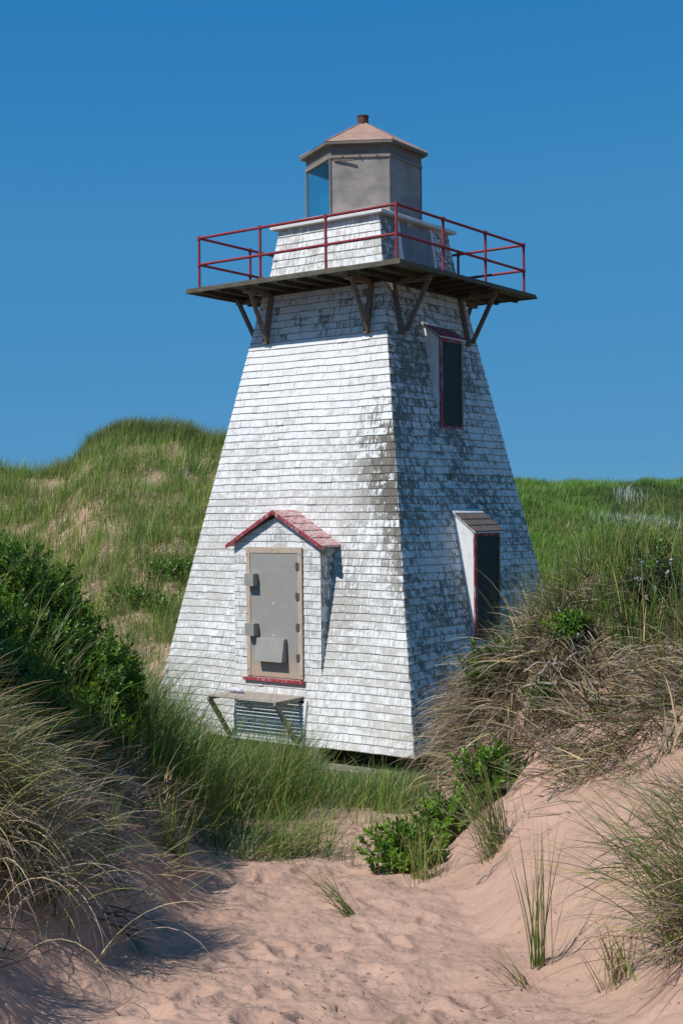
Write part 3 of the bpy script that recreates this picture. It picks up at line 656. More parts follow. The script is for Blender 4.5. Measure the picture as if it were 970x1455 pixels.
# ------------------------------------------------------------------ LIGHTHOUSE (local frame: left sunlit face = -Y, shaded right face = +X)
LH = empty('lighthouse', (TC[0], TC[1], 0), -TH)
tag(LH, 'white shingled tapering lighthouse with red railed gallery and grey lantern', 'lighthouse')
def Fp(k, u, off, z):
    x, y = u, -off
    for _ in range(k): x, y = -y, x
    return (x, y, z)
def fhex(mb, k, u0, u1, o0, o1, z0, z1, **kw):
    mb.hexa([Fp(k, u0, o1, z0), Fp(k, u1, o1, z0), Fp(k, u1, o0, z0), Fp(k, u0, o0, z0), Fp(k, u0, o1, z1), Fp(k, u1, o1, z1), Fp(k, u1, o0, z1), Fp(k, u0, o0, z1)], **kw)
def part(name, mb, m, parent=None, **k): return mb.build(name, M[m], parent or LH, **k)

def shingles(mb, k, zb, zt, hfun, u0f, u1f, wear, row=.125, thick=.013, slope=True, seed=0, wmin=.10, wmax=.30, skip=None, base_out=.004):
    rs = random.Random(seed)
    hb, ht = hfun(zb), hfun(zt); dz = zt - zb; ln = math.hypot(dz, hb - ht); cz, so = dz / ln, (hb - ht) / ln   # up-slope dir (z, -off)
    n = int(round(ln / row)); rh = ln / n
    ph = [rs.uniform(0, 6.28) for _ in range(4)]
    for r in range(n):
        v0 = r * rh; v1 = v0 + rh * 1.12 if r < n - 1 else v0 + rh
        z0 = zb + v0 * cz; z1 = zb + min(v1, ln) * cz
        a0, a1 = u0f(z0), u1f(z0); b0, b1 = u0f(z1), u1f(z1)
        if a1 - a0 < .02: continue
        u = a0 - rs.uniform(0, .15); cuts = [a0]
        while True:
            u += rs.uniform(wmin, wmax)
            if u >= a1 - .03: break
            if u > a0 + .03: cuts.append(u)
        ralpha = rs.random(); cuts.append(a1); rowo = rs.uniform(-.0015, .0015)
        rw = rs.uniform(-.08, .08)
        for i in range(len(cuts) - 1):
            c0, c1 = cuts[i], cuts[i + 1]; g = .0012
            def top(c):
                if b1 - b0 < .001: return (b0 + b1) / 2
                return min(max(c, b0), b1) if 0 < 1 else c
            t0 = b0 if i == 0 else min(max(c0, b0), b1); t1 = b1 if i == len(cuts) - 2 else min(max(c1, b0), b1)
            e0, e1 = (0 if i == 0 else g), (0 if i == len(cuts) - 2 else g)
            drop = rs.uniform(-.004, .004) + .006 * math.sin(c0 * 1.7 + ph[0] + r * .13) + .004 * math.sin(c0 * 3.9 + ph[1])
            lift = rs.uniform(0, .004) + (rs.uniform(.004, .012) if rs.random() < .03 else 0) + rowo
            if skip and skip((c0 + c1) / 2, z0): continue
            th = thick + lift
            def P(u_, v_, o_):
                v_ = v_; return Fp(k, u_, hb - v_ * so + (o_ + base_out) * cz, zb + v_ * cz + (o_ + base_out) * so)
            vb0 = max(v0 - drop, -.008); vb1 = vb0 + rs.uniform(-.002, .002)
            pts = [P(c0 + e0, vb0, th), P(c1 - e1, vb1, th), P(t1 - e1, min(v1, ln), .001), P(t0 + e0, min(v1, ln), .001), P(c0 + e0, vb0, 0), P(c1 - e1, vb1, 0)]
            uvs = [(c0, v0), (c1, v0), (c1, v1), (c0, v1), (c0, v0 - .01), (c1, v0 - .01)]
            uo = k * 13.7
            uvs = [(a + uo, b_) for a, b_ in uvs]
            w = wear((c0 + c1) / 2, z0, rs); 
            mb.add(pts, [(0, 1, 2, 3), (4, 0, 3), (1, 5, 2)], uvs, (min(max(w[0] + rw, 0), 1), rs.random(), w[1], ralpha))
            butt_shade = .35 + .65 * w[1]       # bare lower edge, darkened to paint in each course's shadow line
            ep = [P(c0 + e0, vb0, th), P(c1 - e1, vb1, th), P(c1 - e1, vb1 - .009, th - .006), P(c0 + e0, vb0 - .009, th - .006), P(c1 - e1, vb1 - .006, 0), P(c0 + e0, vb0 - .006, 0)]
            mb.add(ep, [(3, 2, 1, 0), (5, 4, 2, 3)], None, (1.4, .9, butt_shade, ralpha))
def lerp(a, b, t): return a + (b - a) * min(max(t, 0), 1)
def blob(u, z, u0, z0, ru, rz): return math.exp(-((u - u0) / ru) ** 2 - ((z - z0) / rz) ** 2)
def wearL(u, z, rs):
    zr = z - CZ; e = half(z) - u
    w = .61 - .30 * float(sst(.2, 1.6, zr)); dk = .05
    n = float(fbm(np.array([u * .8 + 3]), np.array([z * .9]), 201, 3)[0]); w += (n - .5) * .5
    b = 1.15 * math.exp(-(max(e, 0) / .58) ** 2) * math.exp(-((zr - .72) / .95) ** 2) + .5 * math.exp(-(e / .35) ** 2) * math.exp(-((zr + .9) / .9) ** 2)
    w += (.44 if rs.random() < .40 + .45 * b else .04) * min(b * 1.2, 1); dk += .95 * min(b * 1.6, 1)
    t_ = blob(u, zr, 1.15, -1.2, .35, .9); w += .18 * t_; dk += .38 * t_
    if zr > 2.85: dk = .85; w = .30 + .25 * blob(u, zr, .8, 3.1, .4, .3) + (.35 if rs.random() < .05 else 0)
    t2 = blob(u, zr, -.95, -.7, .3, .3); w += .2 * t2
    return min(w, 1.0), min(max(dk + rs.uniform(-.06, .06), 0), 1)
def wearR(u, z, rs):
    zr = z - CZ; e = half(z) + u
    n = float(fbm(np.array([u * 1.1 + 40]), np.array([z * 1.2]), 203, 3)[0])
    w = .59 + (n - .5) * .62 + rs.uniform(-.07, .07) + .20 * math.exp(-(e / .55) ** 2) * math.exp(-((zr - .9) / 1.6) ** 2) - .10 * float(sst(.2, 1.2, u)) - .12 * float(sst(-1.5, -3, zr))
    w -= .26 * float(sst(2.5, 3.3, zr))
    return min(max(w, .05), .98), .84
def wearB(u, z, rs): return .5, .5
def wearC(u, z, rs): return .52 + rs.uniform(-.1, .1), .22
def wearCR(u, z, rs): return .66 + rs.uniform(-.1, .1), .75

# core of the shaft
mb = MB()
def frustum(mb, z0, h0, z1, h1):
    mb.hexa([(-h0, -h0, z0), (h0, -h0, z0), (h0, h0, z0), (-h0, h0, z0), (-h1, -h1, z1), (h1, -h1, z1), (h1, h1, z1), (-h1, h1, z1)])
frustum(mb, ZB + .01, HB - .004, ZT - .1, half(ZT - .1) - .004)
tw = part('tower_wall', mb, 'greywood')
mb = MB()
hole = lambda u, z: abs(u + .28) < .12 and abs(z - CZ - .45) < .07
for k, wf in ((0, wearL), (1, wearR), (2, wearB), (3, wearB)):
    shingles(mb, k, ZB, ZT - .06, half, lambda z: -half(z) - .006, lambda z: half(z) + .006, wf, seed=k + 1, skip=hole if k == 1 else None)
part('shingle_cladding', mb, 'shingle', tw)

# gallery deck: boards round the tower with a gap at the wall
DT, DB_ = ZG + .035, ZG - .01
mb = MB(); rs = random.Random(4); IN = half(ZG) + .055
for k in range(4):
    o = IN; i = 0
    while o < HG - .01:
        w = min(.145, HG - o)
        e = o + w if i % 2 else o + w
        fhex(mb, k, -o - w if k % 2 == 0 else -o, o + w if k % 2 == 0 else o, o, o + w - .008, DB_, DT + rs.uniform(-.004, .004)); o += .145; i += 1
deck = part('gallery_deck', mb, 'deck', bevel=.004)
mb = MB()
for k in range(4):
    fhex(mb, k, -HG + .02 if k % 2 else -HG - .012, HG - .02 if k % 2 else HG + .012, HG - .03, HG + .012, DB_ - .035, DB_ - .003)   # fascia
part('fascia_board', mb, 'deck', deck, bevel=.004)
mb = MB()
for k in range(4):
    for u in (-1.85, -1.45, -.62, -.2, .2, .62, 1.45, 1.85):
        fhex(mb, k, u - .03, u + .03, IN - .04 if abs(u) < 1.2 else .9 , HG - .06, DB_ - .075, DB_ - .006) if abs(u) < 1.2 or k % 2 == 0 else None
    fhex(mb, k, -1.4, 1.4, IN + .01, IN + .06, DB_ - .09, DB_ - .008)
part('joist', mb, 'under', deck)

# brackets: two per face
for k in range(4):
    for u in (-1.06, 1.06):
        mb = MB()
        zt_, zf = DB_ - .015, 2.93 + CZ
        o_t, o_f = half(zt_) + .035, half(zf) + .035
        mb.beam(Fp(k, u, o_t + .02, zt_ - .1), Fp(k, u, o_f + .015, zf - .02), .085, .085, up=Fp(k, 0, 1, 0))
        b_ = part('bracket', mb, 'timber', bevel=.006)
        mb = MB(); mb.beam(Fp(k, u, o_t - .02, zt_ - .06), Fp(k, u, 2.06, zt_ - .06), .07, .085); part('bracket_arm', mb, 'timber', b_, bevel=.005)
        mb = MB(); mb.beam(Fp(k, u + .062, o_f + .055, zf + .03), Fp(k, u + .062, 1.98, zt_ - .05), .05, .075, up=Fp(k, 0, 1, .3)); part('bracket_strut', mb, 'timber', b_, bevel=.005)

# railing
GI = HG - .1661; RZ = ZG + .92; RM = ZG + .46
rl = empty('railing', (0, 0, 0)); rl.parent = LH
us = (-GI, -GI / 3, GI / 3, GI)
for k in range(4):
    for u in us[:3]:
        mb = MB(); a = Fp(k, u, GI, DT - .01); b_ = Fp(k, u, GI, RZ)
        mb.tube([a, b_], .024, 10)
        for z in (RM, RZ): mb.tube([(a[0], a[1], z - .035), (a[0], a[1], z + .035)], .033, 10)
        mb.tube([(a[0], a[1], DT - .005), (a[0], a[1], DT + .012)], .055, 10)
        mb.build('railing_post', M['rail'], rl, smooth=False)
    for z, nm in ((RZ, 'top_rail'), (RM, 'middle_rail')):
        mb = MB(); mb.tube([Fp(k, -GI - .02, GI, z), Fp(k, GI + .02, GI, z)], .024, 10); mb.build(nm, M['rail'], rl)

# watch room under the lantern
CB0, CB1, ZC = 1.2126, 1.0571, 4.9415 + CZ
hc = lambda z: CB0 + (CB1 - CB0) * (z - DT) / (ZC - DT)
mb = MB(); frustum(mb, DT - .2, CB0 + .03, ZC, CB1 - .004); wr = part('watch_room_wall', mb, 'greywood')
mb = MB()
for k, wf in ((0, wearC), (1, wearCR), (2, wearB), (3, wearC)):
    shingles(mb, k, DT - .04, ZC, hc, lambda z: -hc(z) - .006, lambda z: hc(z) + .006, wf, seed=20 + k, row=.135, wmin=.12, wmax=.26)
part('shingle_cladding', mb, 'shingle', wr)
mb = MB(); rs = random.Random(2)
HR_ = 1.185
mb.hexa([(-HR_, -HR_, ZC), (HR_, -HR_, ZC), (HR_, HR_, ZC), (-HR_, HR_, ZC), (-HR_, -HR_, ZC + .05), (HR_, -HR_, ZC + .05), (HR_, HR_, ZC + .05), (-HR_, HR_, ZC + .05)])
h2 = .80; a, b_ = ZC + .0525, ZC + .215
mb.hexa([(-HR_, -HR_, a), (HR_, -HR_, a), (HR_, HR_, a), (-HR_, HR_, a), (-h2, -h2, b_), (h2, -h2, b_), (h2, h2, b_), (-h2, h2, b_)])
part('watch_room_roof', mb, 'capwhite', bevel=.006)
# hatch door on the shaded side of the watch room: grey sheet in a white frame
mb = MB()
def slab(mb, k, u0, u1, z0, z1, hf, o0, o1):
    mb.hexa([Fp(k, u0, hf(z0) + o1, z0), Fp(k, u1, hf(z0) + o1, z0), Fp(k, u1, hf(z0) + o0, z0), Fp(k, u0, hf(z0) + o0, z0), Fp(k, u0, hf(z1) + o1, z1), Fp(k, u1, hf(z1) + o1, z1), Fp(k, u1, hf(z1) + o0, z1), Fp(k, u0, hf(z1) + o0, z1)])
slab(mb, 1, -.56, .42, DT + .01, ZC - .09, hc, .0, .035); gd = part('gallery_door', mb, 'steel', bevel=.004)
gd.data.materials[0] = plain('weathered grey hatch', (.30, .29, .30), .6, (.2, .195, .2), 5, stretch=(1, 1, .4))
for ua, ub in ((-.66, -.565), (.425, .48)):
    mb = MB(); slab(mb, 1, ua, ub, DT + .01, ZC - .03, hc, .0, .05); part('door_frame', mb, 'whitewood', gd, bevel=.004)

# lantern
def lw(phi, r, z):     # world angle from the camera-facing side, to local
    w = np.array([math.sin(phi), -math.cos(phi)]); return (r * float(w @ nR), r * float(-(w @ nL)), z)
lan = empty('lantern_room', (0, 0, 0)); lan.parent = LH
A0 = R_(-35.2); RL = 1.01; ZL0, ZL1, ZL2 = ZC + .10, 6.07 + CZ, 6.27 + CZ
def hexring(mb, r0, z0, r1, z1, sides=range(6), th=.02):
    for i in sides:
        p = A0 + i * PI / 3; q = p + PI / 3
        mb.hexa([lw(p, r0, z0), lw(q, r0, z0), lw(q, r0 - th, z0), lw(p, r0 - th, z0), lw(p, r1, z1), lw(q, r1, z1), lw(q, r1 - th, z1), lw(p, r1 - th, z1)])
for i in (0, 1, 2):
    mb = MB(); hexring(mb, RL, ZL0, RL, ZL1, [i]); part('wall_panel', mb, 'lmetal', lan)
for i in (3, 4, 5):
    mb = MB(); hexring(mb, RL - .008, ZL0, RL - .008, ZL1, [i], .008); part('glass_pane', mb, 'glass', lan)
mb = MB(); hexring(mb, RL + .012, ZL1 + .003, RL + .012, ZL2 - .003, th=.035); part('lantern_band', mb, 'leave', lan)
mb = MB(); hexring(mb, RL + .03, ZL1 - .03, RL + .03, ZL1 + .012, th=.045); part('band_flange', mb, 'tanwood', lan).data.materials[0] = plain('tan flange', (.33, .27, .23), .6, (.25, .2, .17), 8)
for i in range(6):
    p = A0 + i * PI / 3; mb = MB(); mb.tube([lw(p, RL + .004, ZL0), lw(p, RL + .004, ZL1 - .03)], .02 if i in (0, 4, 5, 3) else .012, 8); part('glazing_bar', mb, 'leave', lan)
mb = MB(); p = A0
mb.beam(lw(p + .06, RL - .02, ZL1 - .07), lw(p + .42, RL * .93 + .0, ZL1 - .085), .03, .018); part('latch_bar', mb, 'leave', lan)
for j in (.22, .5, .78):
    q = np.array(lw(A0, RL + .034, ZL1 - .009)) * (1 - j) + np.array(lw(A0 + PI / 3, RL + .034, ZL1 - .009)) * j
    mb = MB(); mb.tube([q, q + np.array(lw(A0 + PI / 6, .018, 0))], .013, 6); part('bolt', mb, 'hinge', lan)
mb = MB(); RR_ = 1.135
hexring(mb, RR_, ZL2 - .012, RR_, ZL2 + .035, th=.12); part('lantern_eave', mb, 'leave', lan)
mb = MB(); ring = [lw(A0 + i * PI / 3, RR_ + .006, ZL2 + .037) for i in range(6)]; ring2 = [lw(A0 + i * PI / 3, .10, 6.845 + CZ) for i in range(6)]
mb.add(ring + ring2, [(i, (i + 1) % 6, 6 + (i + 1) % 6, 6 + i) for i in range(6)] + [tuple(range(6))[::-1], tuple(range(6, 12))])
part('lantern_roof', mb, 'lroof', lan)
mb = MB()
for i in range(6): mb.tube([lw(A0 + i * PI / 3, RR_, ZL2 + .045), lw(A0 + i * PI / 3, .1, 6.85 + CZ)], .012, 6)
part('roof_ridge', mb, 'lroof', lan)
mb = MB(); mb.tube([(0, 0, 6.82 + CZ), (0, 0, 6.985 + CZ)], .095, 20); mb.tube([(0, 0, 6.985 + CZ), (0, 0, 7.0 + CZ)], .105, 20); part('roof_vent', mb, 'rust', lan)
mb = MB(); mb.tube([(0, 0, ZL0), (0, 0, ZL0 + .25)], .10, 14); mb.tube([(0, 0, ZL0 + .25), (0, 0, ZL0 + .30)], .16, 14); part('lamp_stand', mb, 'leave', lan)

# entrance porch on the sunlit face
OP = 2.513; PU0, PU1 = -.93, .86; PC = -.035; ZP0 = -2.70 + CZ; ZE = -.50 + CZ; ZA = -.035 + CZ
porch = empty('entrance_porch', (0, 0, 0)); porch.parent = LH
mb = MB()
def polyprism(mb, k, prof, o_front, o_back):      # prof [(u,z)], back offset may follow the wall
    n = len(prof); V = [Fp(k, u, o_front, z) for u, z in prof] + [Fp(k, u, o_back(z), z) for u, z in prof]
    mb.add(V, [tuple(range(n)), tuple(range(n, 2 * n))[::-1]] + [((i + 1) % n, i, n + i, n + (i + 1) % n) for i in range(n)])
wallback = lambda z: min(half(z) - .02, OP - .012)
polyprism(mb, 0, [(PU0, ZP0), (PU1, ZP0), (PU1, ZE), (PC, ZA - .03), (PU0, ZE)], OP - .008, wallback)
part('porch_wall', mb, 'whitewood', porch)
mb = MB()
def wearP(u, z, rs): return .42 + rs.uniform(-.12, .15), .25
def pl0(z): return PU0 if z < ZE else PU0 + (PC - PU0) * (z - ZE) / (ZA - .02 - ZE)
def pl1(z): return PU1 if z < ZE else PU1 + (PC - PU1) * (z - ZE) / (ZA - .02 - ZE)
hp = lambda z: OP - .008
shingles(mb, 0, ZP0, ZA - .08, hp, pl0, pl1, wearP, seed=40, row=.118, thick=.009, wmin=.2, wmax=.5)
part('shingle_cladding', mb, 'shingle', porch)
# shingled cheek in the shade (side facing the near corner)
mb = MB(); rs = random.Random(8); z = ZP0 + .02
while z < ZE - .02:
    z1 = min(z + .118, ZE); b0, b1 = half(z) + .004, half(z1) + .004
    if OP - b0 > .01:
        o = OP - .004
        for (f0, f1) in ((0, .5), (.5, 1)) if OP - b0 > .25 else ((0, 1),):
            pts = [(PU1 + .012, -(o + (b0 - o) * f0), z), (PU1 + .012, -(o + (b0 - o) * f1), z), (PU1 + .002, -(o + (b1 - o) * f1), z1 + .008), (PU1 + .002, -(o + (b1 - o) * f0), z1 + .008), (PU1, -(o + (b0 - o) * f0), z), (PU1, -(o + (b0 - o) * f1), z)]
            mb.add(pts, [(0, 1, 2, 3), (4, 5, 1, 0)], [(p[1] + 7, p[2]) for p in pts], (.58 + rs.uniform(-.1, .15), rs.random(), .8, (z * 3.7) % 1))
    z = z1
part('cheek_cladding', mb, 'shingle', porch)
# gable roof: two slabs running back to the wall
for s_ in (-1, 1):
    mb = MB(); ue = PC + s_ * 1.0; ze = -.555 + CZ; za = .01 + CZ; t = .034; of = OP + .09
    back = lambda z: half(z) - .03
    uc = PC - s_ * .0
    V = [Fp(0, ue, of, ze), Fp(0, uc, of, za), Fp(0, uc, back(za), za), Fp(0, ue, back(ze), ze), Fp(0, ue, of, ze + t), Fp(0, uc, of, za + t), Fp(0, uc, back(za), za + t), Fp(0, ue, back(ze), ze + t)]
    mb.hexa(V); rf = part('porch_roof', mb, 'redroof', porch)
    mb = MB(); mb.hexa([Fp(0, ue - s_ * .01, of + .02, ze - .030), Fp(0, uc, of + .02, za - .028), Fp(0, uc, of + .002, za - .028), Fp(0, ue - s_ * .01, of + .002, ze - .030), Fp(0, ue, of + .02, ze + t * .8), Fp(0, uc, of + .02, za + t * .9), Fp(0, uc, of + .002, za + t * .9), Fp(0, ue, of + .002, ze + t * .8)])
    part('barge_board', mb, 'red', porch)
    mb = MB()
    for j in range(1, 5):     # shingle courses on the roof
        f = j / 5; uu = uc + (ue - uc) * f; zz = za + t + (ze - za) * f; u2 = uc + (ue - uc) * (f - .19); z2 = za + t + (ze - za) * (f - .19)
        mb.hexa([Fp(0, uu, of - .003, zz + .003), Fp(0, u2, of - .003, z2 + .001), Fp(0, u2, half(z2) - .03, z2 + .001), Fp(0, uu, half(zz) - .03, zz + .003), Fp(0, uu, of - .003, zz + .016), Fp(0, u2, of - .003, z2 + .006), Fp(0, u2, half(z2) - .03, z2 + .006), Fp(0, uu, half(zz) - .03, zz + .016)])
    part('roof_shingles', mb, 'redroof', porch)
# door
DU0, DU1, DZ0, DZ1 = -.645, .512, -2.665 + CZ, -.556 + CZ; fo = OP + .012
mb = MB(); fhex(mb, 0, DU0 + .085, DU1 - .085, fo - .012, fo + .022, DZ0 + .0, DZ1 - .10); door = part('door', mb, 'doorgrey', bevel=.005)
m, nt, b = mat('grey door with tan weathered foot'); M['doorpaint'] = m; b.inputs['Roughness'].default_value = .5
tc = N(nt, 'ShaderNodeTexCoord'); sx = N(nt, 'ShaderNodeSeparateXYZ'); L(nt, tc.outputs['Object'], sx.inputs[0])
no = N(nt, 'ShaderNodeTexNoise', i_Scale=4, i_Detail=6); mp = N(nt, 'ShaderNodeMapping'); mp.inputs['Scale'].default_value = (2.5, 2.5, .5); L(nt, tc.outputs['Object'], mp.inputs[0]); L(nt, mp.outputs[0], no.inputs['Vector'])
f = math_(nt, 'MULTIPLY_ADD', math_(nt, 'SUBTRACT', 1.75, sx.outputs[2]), 2.6, math_(nt, 'MULTIPLY_ADD', no.outputs[0], 1.6, -.8), True)
n2 = N(nt, 'ShaderNodeTexNoise', i_Scale=7, i_Detail=5); L(nt, tc.outputs['Object'], n2.inputs['Vector'])
L(nt, mixc(nt, f, mixc(nt, n2.outputs[0], (.30, .282, .26), (.37, .352, .33)), (.47, .36, .27)), b.inputs['Base Color']); door.data.materials[0] = m
mb = MB()
fhex(mb, 0, DU0, DU0 + .083, fo, fo + .032, DZ0, DZ1 - .0); fhex(mb, 0, DU1 - .083, DU1, fo, fo + .032, DZ0, DZ1); fhex(mb, 0, DU0 + .085, DU1 - .085, fo, fo + .032, DZ1 - .098, DZ1)
fr_ = part('door_frame', mb, 'tanwood', bevel=.005)
for u, z in ((DU0 + .03, DZ1 - .12), (DU0 + .03, -1.75 + CZ + .1), (DU0 + .03, DZ0 + .1), (DU1 - .035, DZ1 - .12), (DU1 - .035, DZ0 + .06), (PC - .05, DZ1 - .045)):
    mb = MB(); mb.tube([Fp(0, u, fo + .03, z), Fp(0, u, fo + .038, z)], .011, 8); part('bolt', mb, 'hinge', fr_)
for z in (-.86, -1.34, -1.83, -2.32):
    mb = MB(); fhex(mb, 0, DU1 - .125, DU1 - .05, fo + .033, fo + .042, z + CZ - .055, z + CZ + .055); mb.tube([Fp(0, DU1 - .087, fo + .045, z + CZ - .06), Fp(0, DU1 - .087, fo + .045, z + CZ + .06)], .012, 8); part('hinge', mb, 'hinge', door)
for z in (-1.09, -1.90):     # lock guards: open-bottomed steel boxes
    mb = MB(); z0, z1 = z + CZ - .10, z + CZ + .10; o0, o1 = fo + .034, fo + .155
    fhex(mb, 0, DU0 + .07, DU0 + .255, o1 - .006, o1, z0, z1 - .007); fhex(mb, 0, DU0 + .07, DU0 + .255, o0, o1, z1 - .0065, z1)
    fhex(mb, 0, DU0 + .249, DU0 + .255, o0, o1 - .0065, z0, z1 - .007); fhex(mb, 0, DU0 + .07, DU0 + .076, o0, o1 - .0065, z0, z1 - .007)
    part('lock_guard', mb, 'steel', door)
mb = MB(); u0, u1, z0, z1 = -.375, .195, -2.40 + CZ, -2.03 + CZ; o0 = fo + .024   # vent hood
mb.hexa([Fp(0, u0, o0 + .15, z0), Fp(0, u1, o0 + .15, z0), Fp(0, u1, o0, z0), Fp(0, u0, o0, z0), Fp(0, u0, o0 + .075, z1), Fp(0, u1, o0 + .075, z1), Fp(0, u1, o0, z1), Fp(0, u0, o0, z1)])
vh = part('vent_hood', mb, 'steel', door, bevel=.006)
for z in (-1.47, -1.98):
    mb = MB(); mb.tube([Fp(0, -.08, fo + .02, z + CZ), Fp(0, -.08, fo + .026, z + CZ)], .014, 8); part('screw_cap', mb, 'whitewood', door)
mb = MB(); fhex(mb, 0, DU0 - .05, DU1 + .045, OP + .004, OP + .095, -2.735 + CZ, -2.685 + CZ); part('door_sill', mb, 'red', bevel=.005)

# step board, braces and louvre below the door
ZS = -2.92 + CZ; wall = half(ZS)
mb = MB()
for j in range(12): fhex(mb, 0, -.90, .55, wall + .02 + j * .058, wall + .02 + j * .058 + .034, ZS - .026, ZS - .0004 * j)  # step split into slats so stripes of sun brighten the louvre below
st_ = part('step_board', mb, 'tanwood', bevel=.005); st_.data.materials[0] = plain('worn grey tan step board', (.46, .39, .33), .8, (.33, .28, .24), 8, bump=.2)
for u in (-.87, .50):
    mb = MB(); mb.beam(Fp(0, u, wall + .03, ZS - .055), Fp(0, u, wall + .70, ZS - .055), .05, .05); part('step_bearer', mb, 'greywood', st_, bevel=.004)
    mb = MB(); mb.beam(Fp(0, u, wall + .67, ZS - .05), Fp(0, u, half(-3.62 + CZ) + .05, -3.62 + CZ), .05, .075, up=Fp(0, 0, 1, 0)); part('step_brace', mb, 'greywood', st_, bevel=.004)
mb = MB(); slab(mb, 0, -.78, .60, -3.71 + CZ, -2.985 + CZ, half, -.0, .028); lv = part('louvre', mb, 'dark')
mb = MB(); z = -3.675 + CZ
while z < -3.02 + CZ:
    h0 = half(z) + .03; mb.hexa([Fp(0, -.775, h0 + .022, z), Fp(0, .595, h0 + .022, z), Fp(0, .595, h0 + .0, z), Fp(0, -.775, h0 + .0, z), Fp(0, -.775, h0 + .014, z + .034), Fp(0, .595, h0 + .014, z + .034), Fp(0, .595, h0 - .006, z + .034), Fp(0, -.775, h0 - .006, z + .034)]); z += .047
part('louvre_slats', mb, 'louvre', lv)
for ua, ub in ((.598, .645), (-.825, -.778)):
    mb = MB(); slab(mb, 0, ua, ub, -3.72 + CZ, -2.98 + CZ, half, .0, .06); part('louvre_frame', mb, 'louvre', lv, bevel=.004)
# things under the tower
for k, u in ((0, .84), (0, -1.6), (1, -1.9), (1, 1.3), (2, .9), (3, .9)):
    mb = MB(); g = -.06
    o = half(ZB) + .012; fhex(mb, k, u - .12, u + .12, o - .24, o, g, ZB + .008); part('foundation_post', mb, 'greywood', bevel=.01)
mb = MB(); rs = random.Random(5)
h0 = HB + .16
mb.hexa([(-h0, -h0, -.3), (h0, -h0, -.3), (h0, h0, -.3), (-h0, h0, -.3), (-h0, -h0, .055), (h0, -h0, .055), (h0, h0, .055), (-h0, h0, .055)])
part('foundation_slab', mb, 'concrete', bevel=.03)
mb = MB(); mb.box(-2.3, 2.3, -2.3, 2.3, .058, ZB + .005); part('crawl_space_shade', mb, 'dark')  # near-black block painting in the shade of the open gap under the tower

# dormer windows on the shaded face (u runs away from the near corner)
def dormer(name, u0, u1, off, z0, z1, zr, roofmat, label, lower):
    k = 1; root = empty(name, (0, 0, 0)); root.parent = LH; root['label'] = label
    mb = MB(); wb = lambda z: min(half(z) - .02, off - .01)
    for (a, b_) in ((u0, u0 + .035), (u1 - .035, u1)):
        mb.hexa([Fp(k, a, off, z0), Fp(k, b_, off, z0), Fp(k, b_, wb(z0), z0), Fp(k, a, wb(z0), z0), Fp(k, a, off, z1), Fp(k, b_, off, z1), Fp(k, b_, wb(z1), z1), Fp(k, a, wb(z1), z1)])
        # upper triangle that follows the roof
        mb.hexa([Fp(k, a, off, z1 + .002), Fp(k, b_, off, z1 + .002), Fp(k, b_, wb(z1), z1 + .002), Fp(k, a, wb(z1), z1 + .002), Fp(k, a, off - .01, z1 + .012), Fp(k, b_, off - .01, z1 + .012), Fp(k, b_, wb(zr) , zr - .02), Fp(k, a, wb(zr), zr - .02)])
    part('cheek', mb, 'whitewood', root)
    mb = MB(); fhex(mb, k, u0 + .09, u1 - .05, off - .012, off + .008, z0 + .03, z1 - .02); part('dark_panel', mb, 'darkpanel', root)
    mb = MB(); fhex(mb, k, u0 + .004, u0 + .085, off - .03, off + .026, z0, z1 - .001); fhex(mb, k, u0 + .087, u1 - .05, off - .02, off + .026, z1 - .045, z1 - .001); fhex(mb, k, u0 + .087, u1 - .05, off - .02, off + .034, z0 - .01, z0 + .028)
    part('window_frame', mb, 'red', root, bevel=.004)
    mb = MB(); fhex(mb, k, u1 - .048, u1 - .003, off - .03, off + .026, z0, z1 - .001); part('window_frame', mb, 'timber' if lower else 'greywood', root, bevel=.004)
    if lower:
        mb = MB(); z = z0 + .12
        while z < z1 - .1: fhex(mb, k, u0 + .09, u1 - .05, off + .0085, off + .013, z, z + .010); z += .16
        part('panel_batten', mb, 'darkpanel', root)
    mb = MB(); n = 4; ro = off + .07; rb = half(zr) - .01; ze = z1 + .01
    for j in range(n):
        f0, f1 = j / n, (j + 1.15) / n; f1 = min(f1, 1)
        o0, o1 = ro + (rb - ro) * f0, ro + (rb - ro) * f1; a0, a1 = ze + (zr - ze) * f0, ze + (zr - ze) * f1
        V = [Fp(k, u0 - .05, o0, a0 + .012), Fp(k, u1 + .05, o0, a0 + .012), Fp(k, u1 + .05, o1, a1 + .001), Fp(k, u0 - .05, o1, a1 + .001), Fp(k, u0 - .05, o0, a0 + .030), Fp(k, u1 + .05, o0, a0 + .030), Fp(k, u1 + .05, o1, a1 + .012), Fp(k, u0 - .05, o1, a1 + .012)]
        if j == n - 1: top = MB(); top.hexa(V)
        else: mb.hexa(V)
    rf = part('dormer_roof', mb, roofmat, root); part('flashing', top, 'capwhite', root)
    mb = MB(); mb.hexa([Fp(k, u0 - .045, ro - .005, ze - .01), Fp(k, u1 + .045, ro - .005, ze - .01), Fp(k, u1 + .045, rb, zr - .015), Fp(k, u0 - .045, rb, zr - .015), Fp(k, u0 - .045, ro - .005, ze + .010), Fp(k, u1 + .045, ro - .005, ze + .010), Fp(k, u1 + .045, rb, zr - .001), Fp(k, u0 - .045, rb, zr - .001)]); part('roof_board', mb, 'whitewood', root)
    return root
dormer('dormer_window', -.33, .42, 1.726, 1.405 + CZ, 2.90 + CZ, 3.20 + CZ, 'red', 'tall upper dormer with red trim and red roof', False)
dormer('dormer_window', -.43, .42, 2.415, -2.12 + CZ, -.37 + CZ, .04 + CZ, 'brownshingle', 'lower dormer with bare brown shingled roof', True)

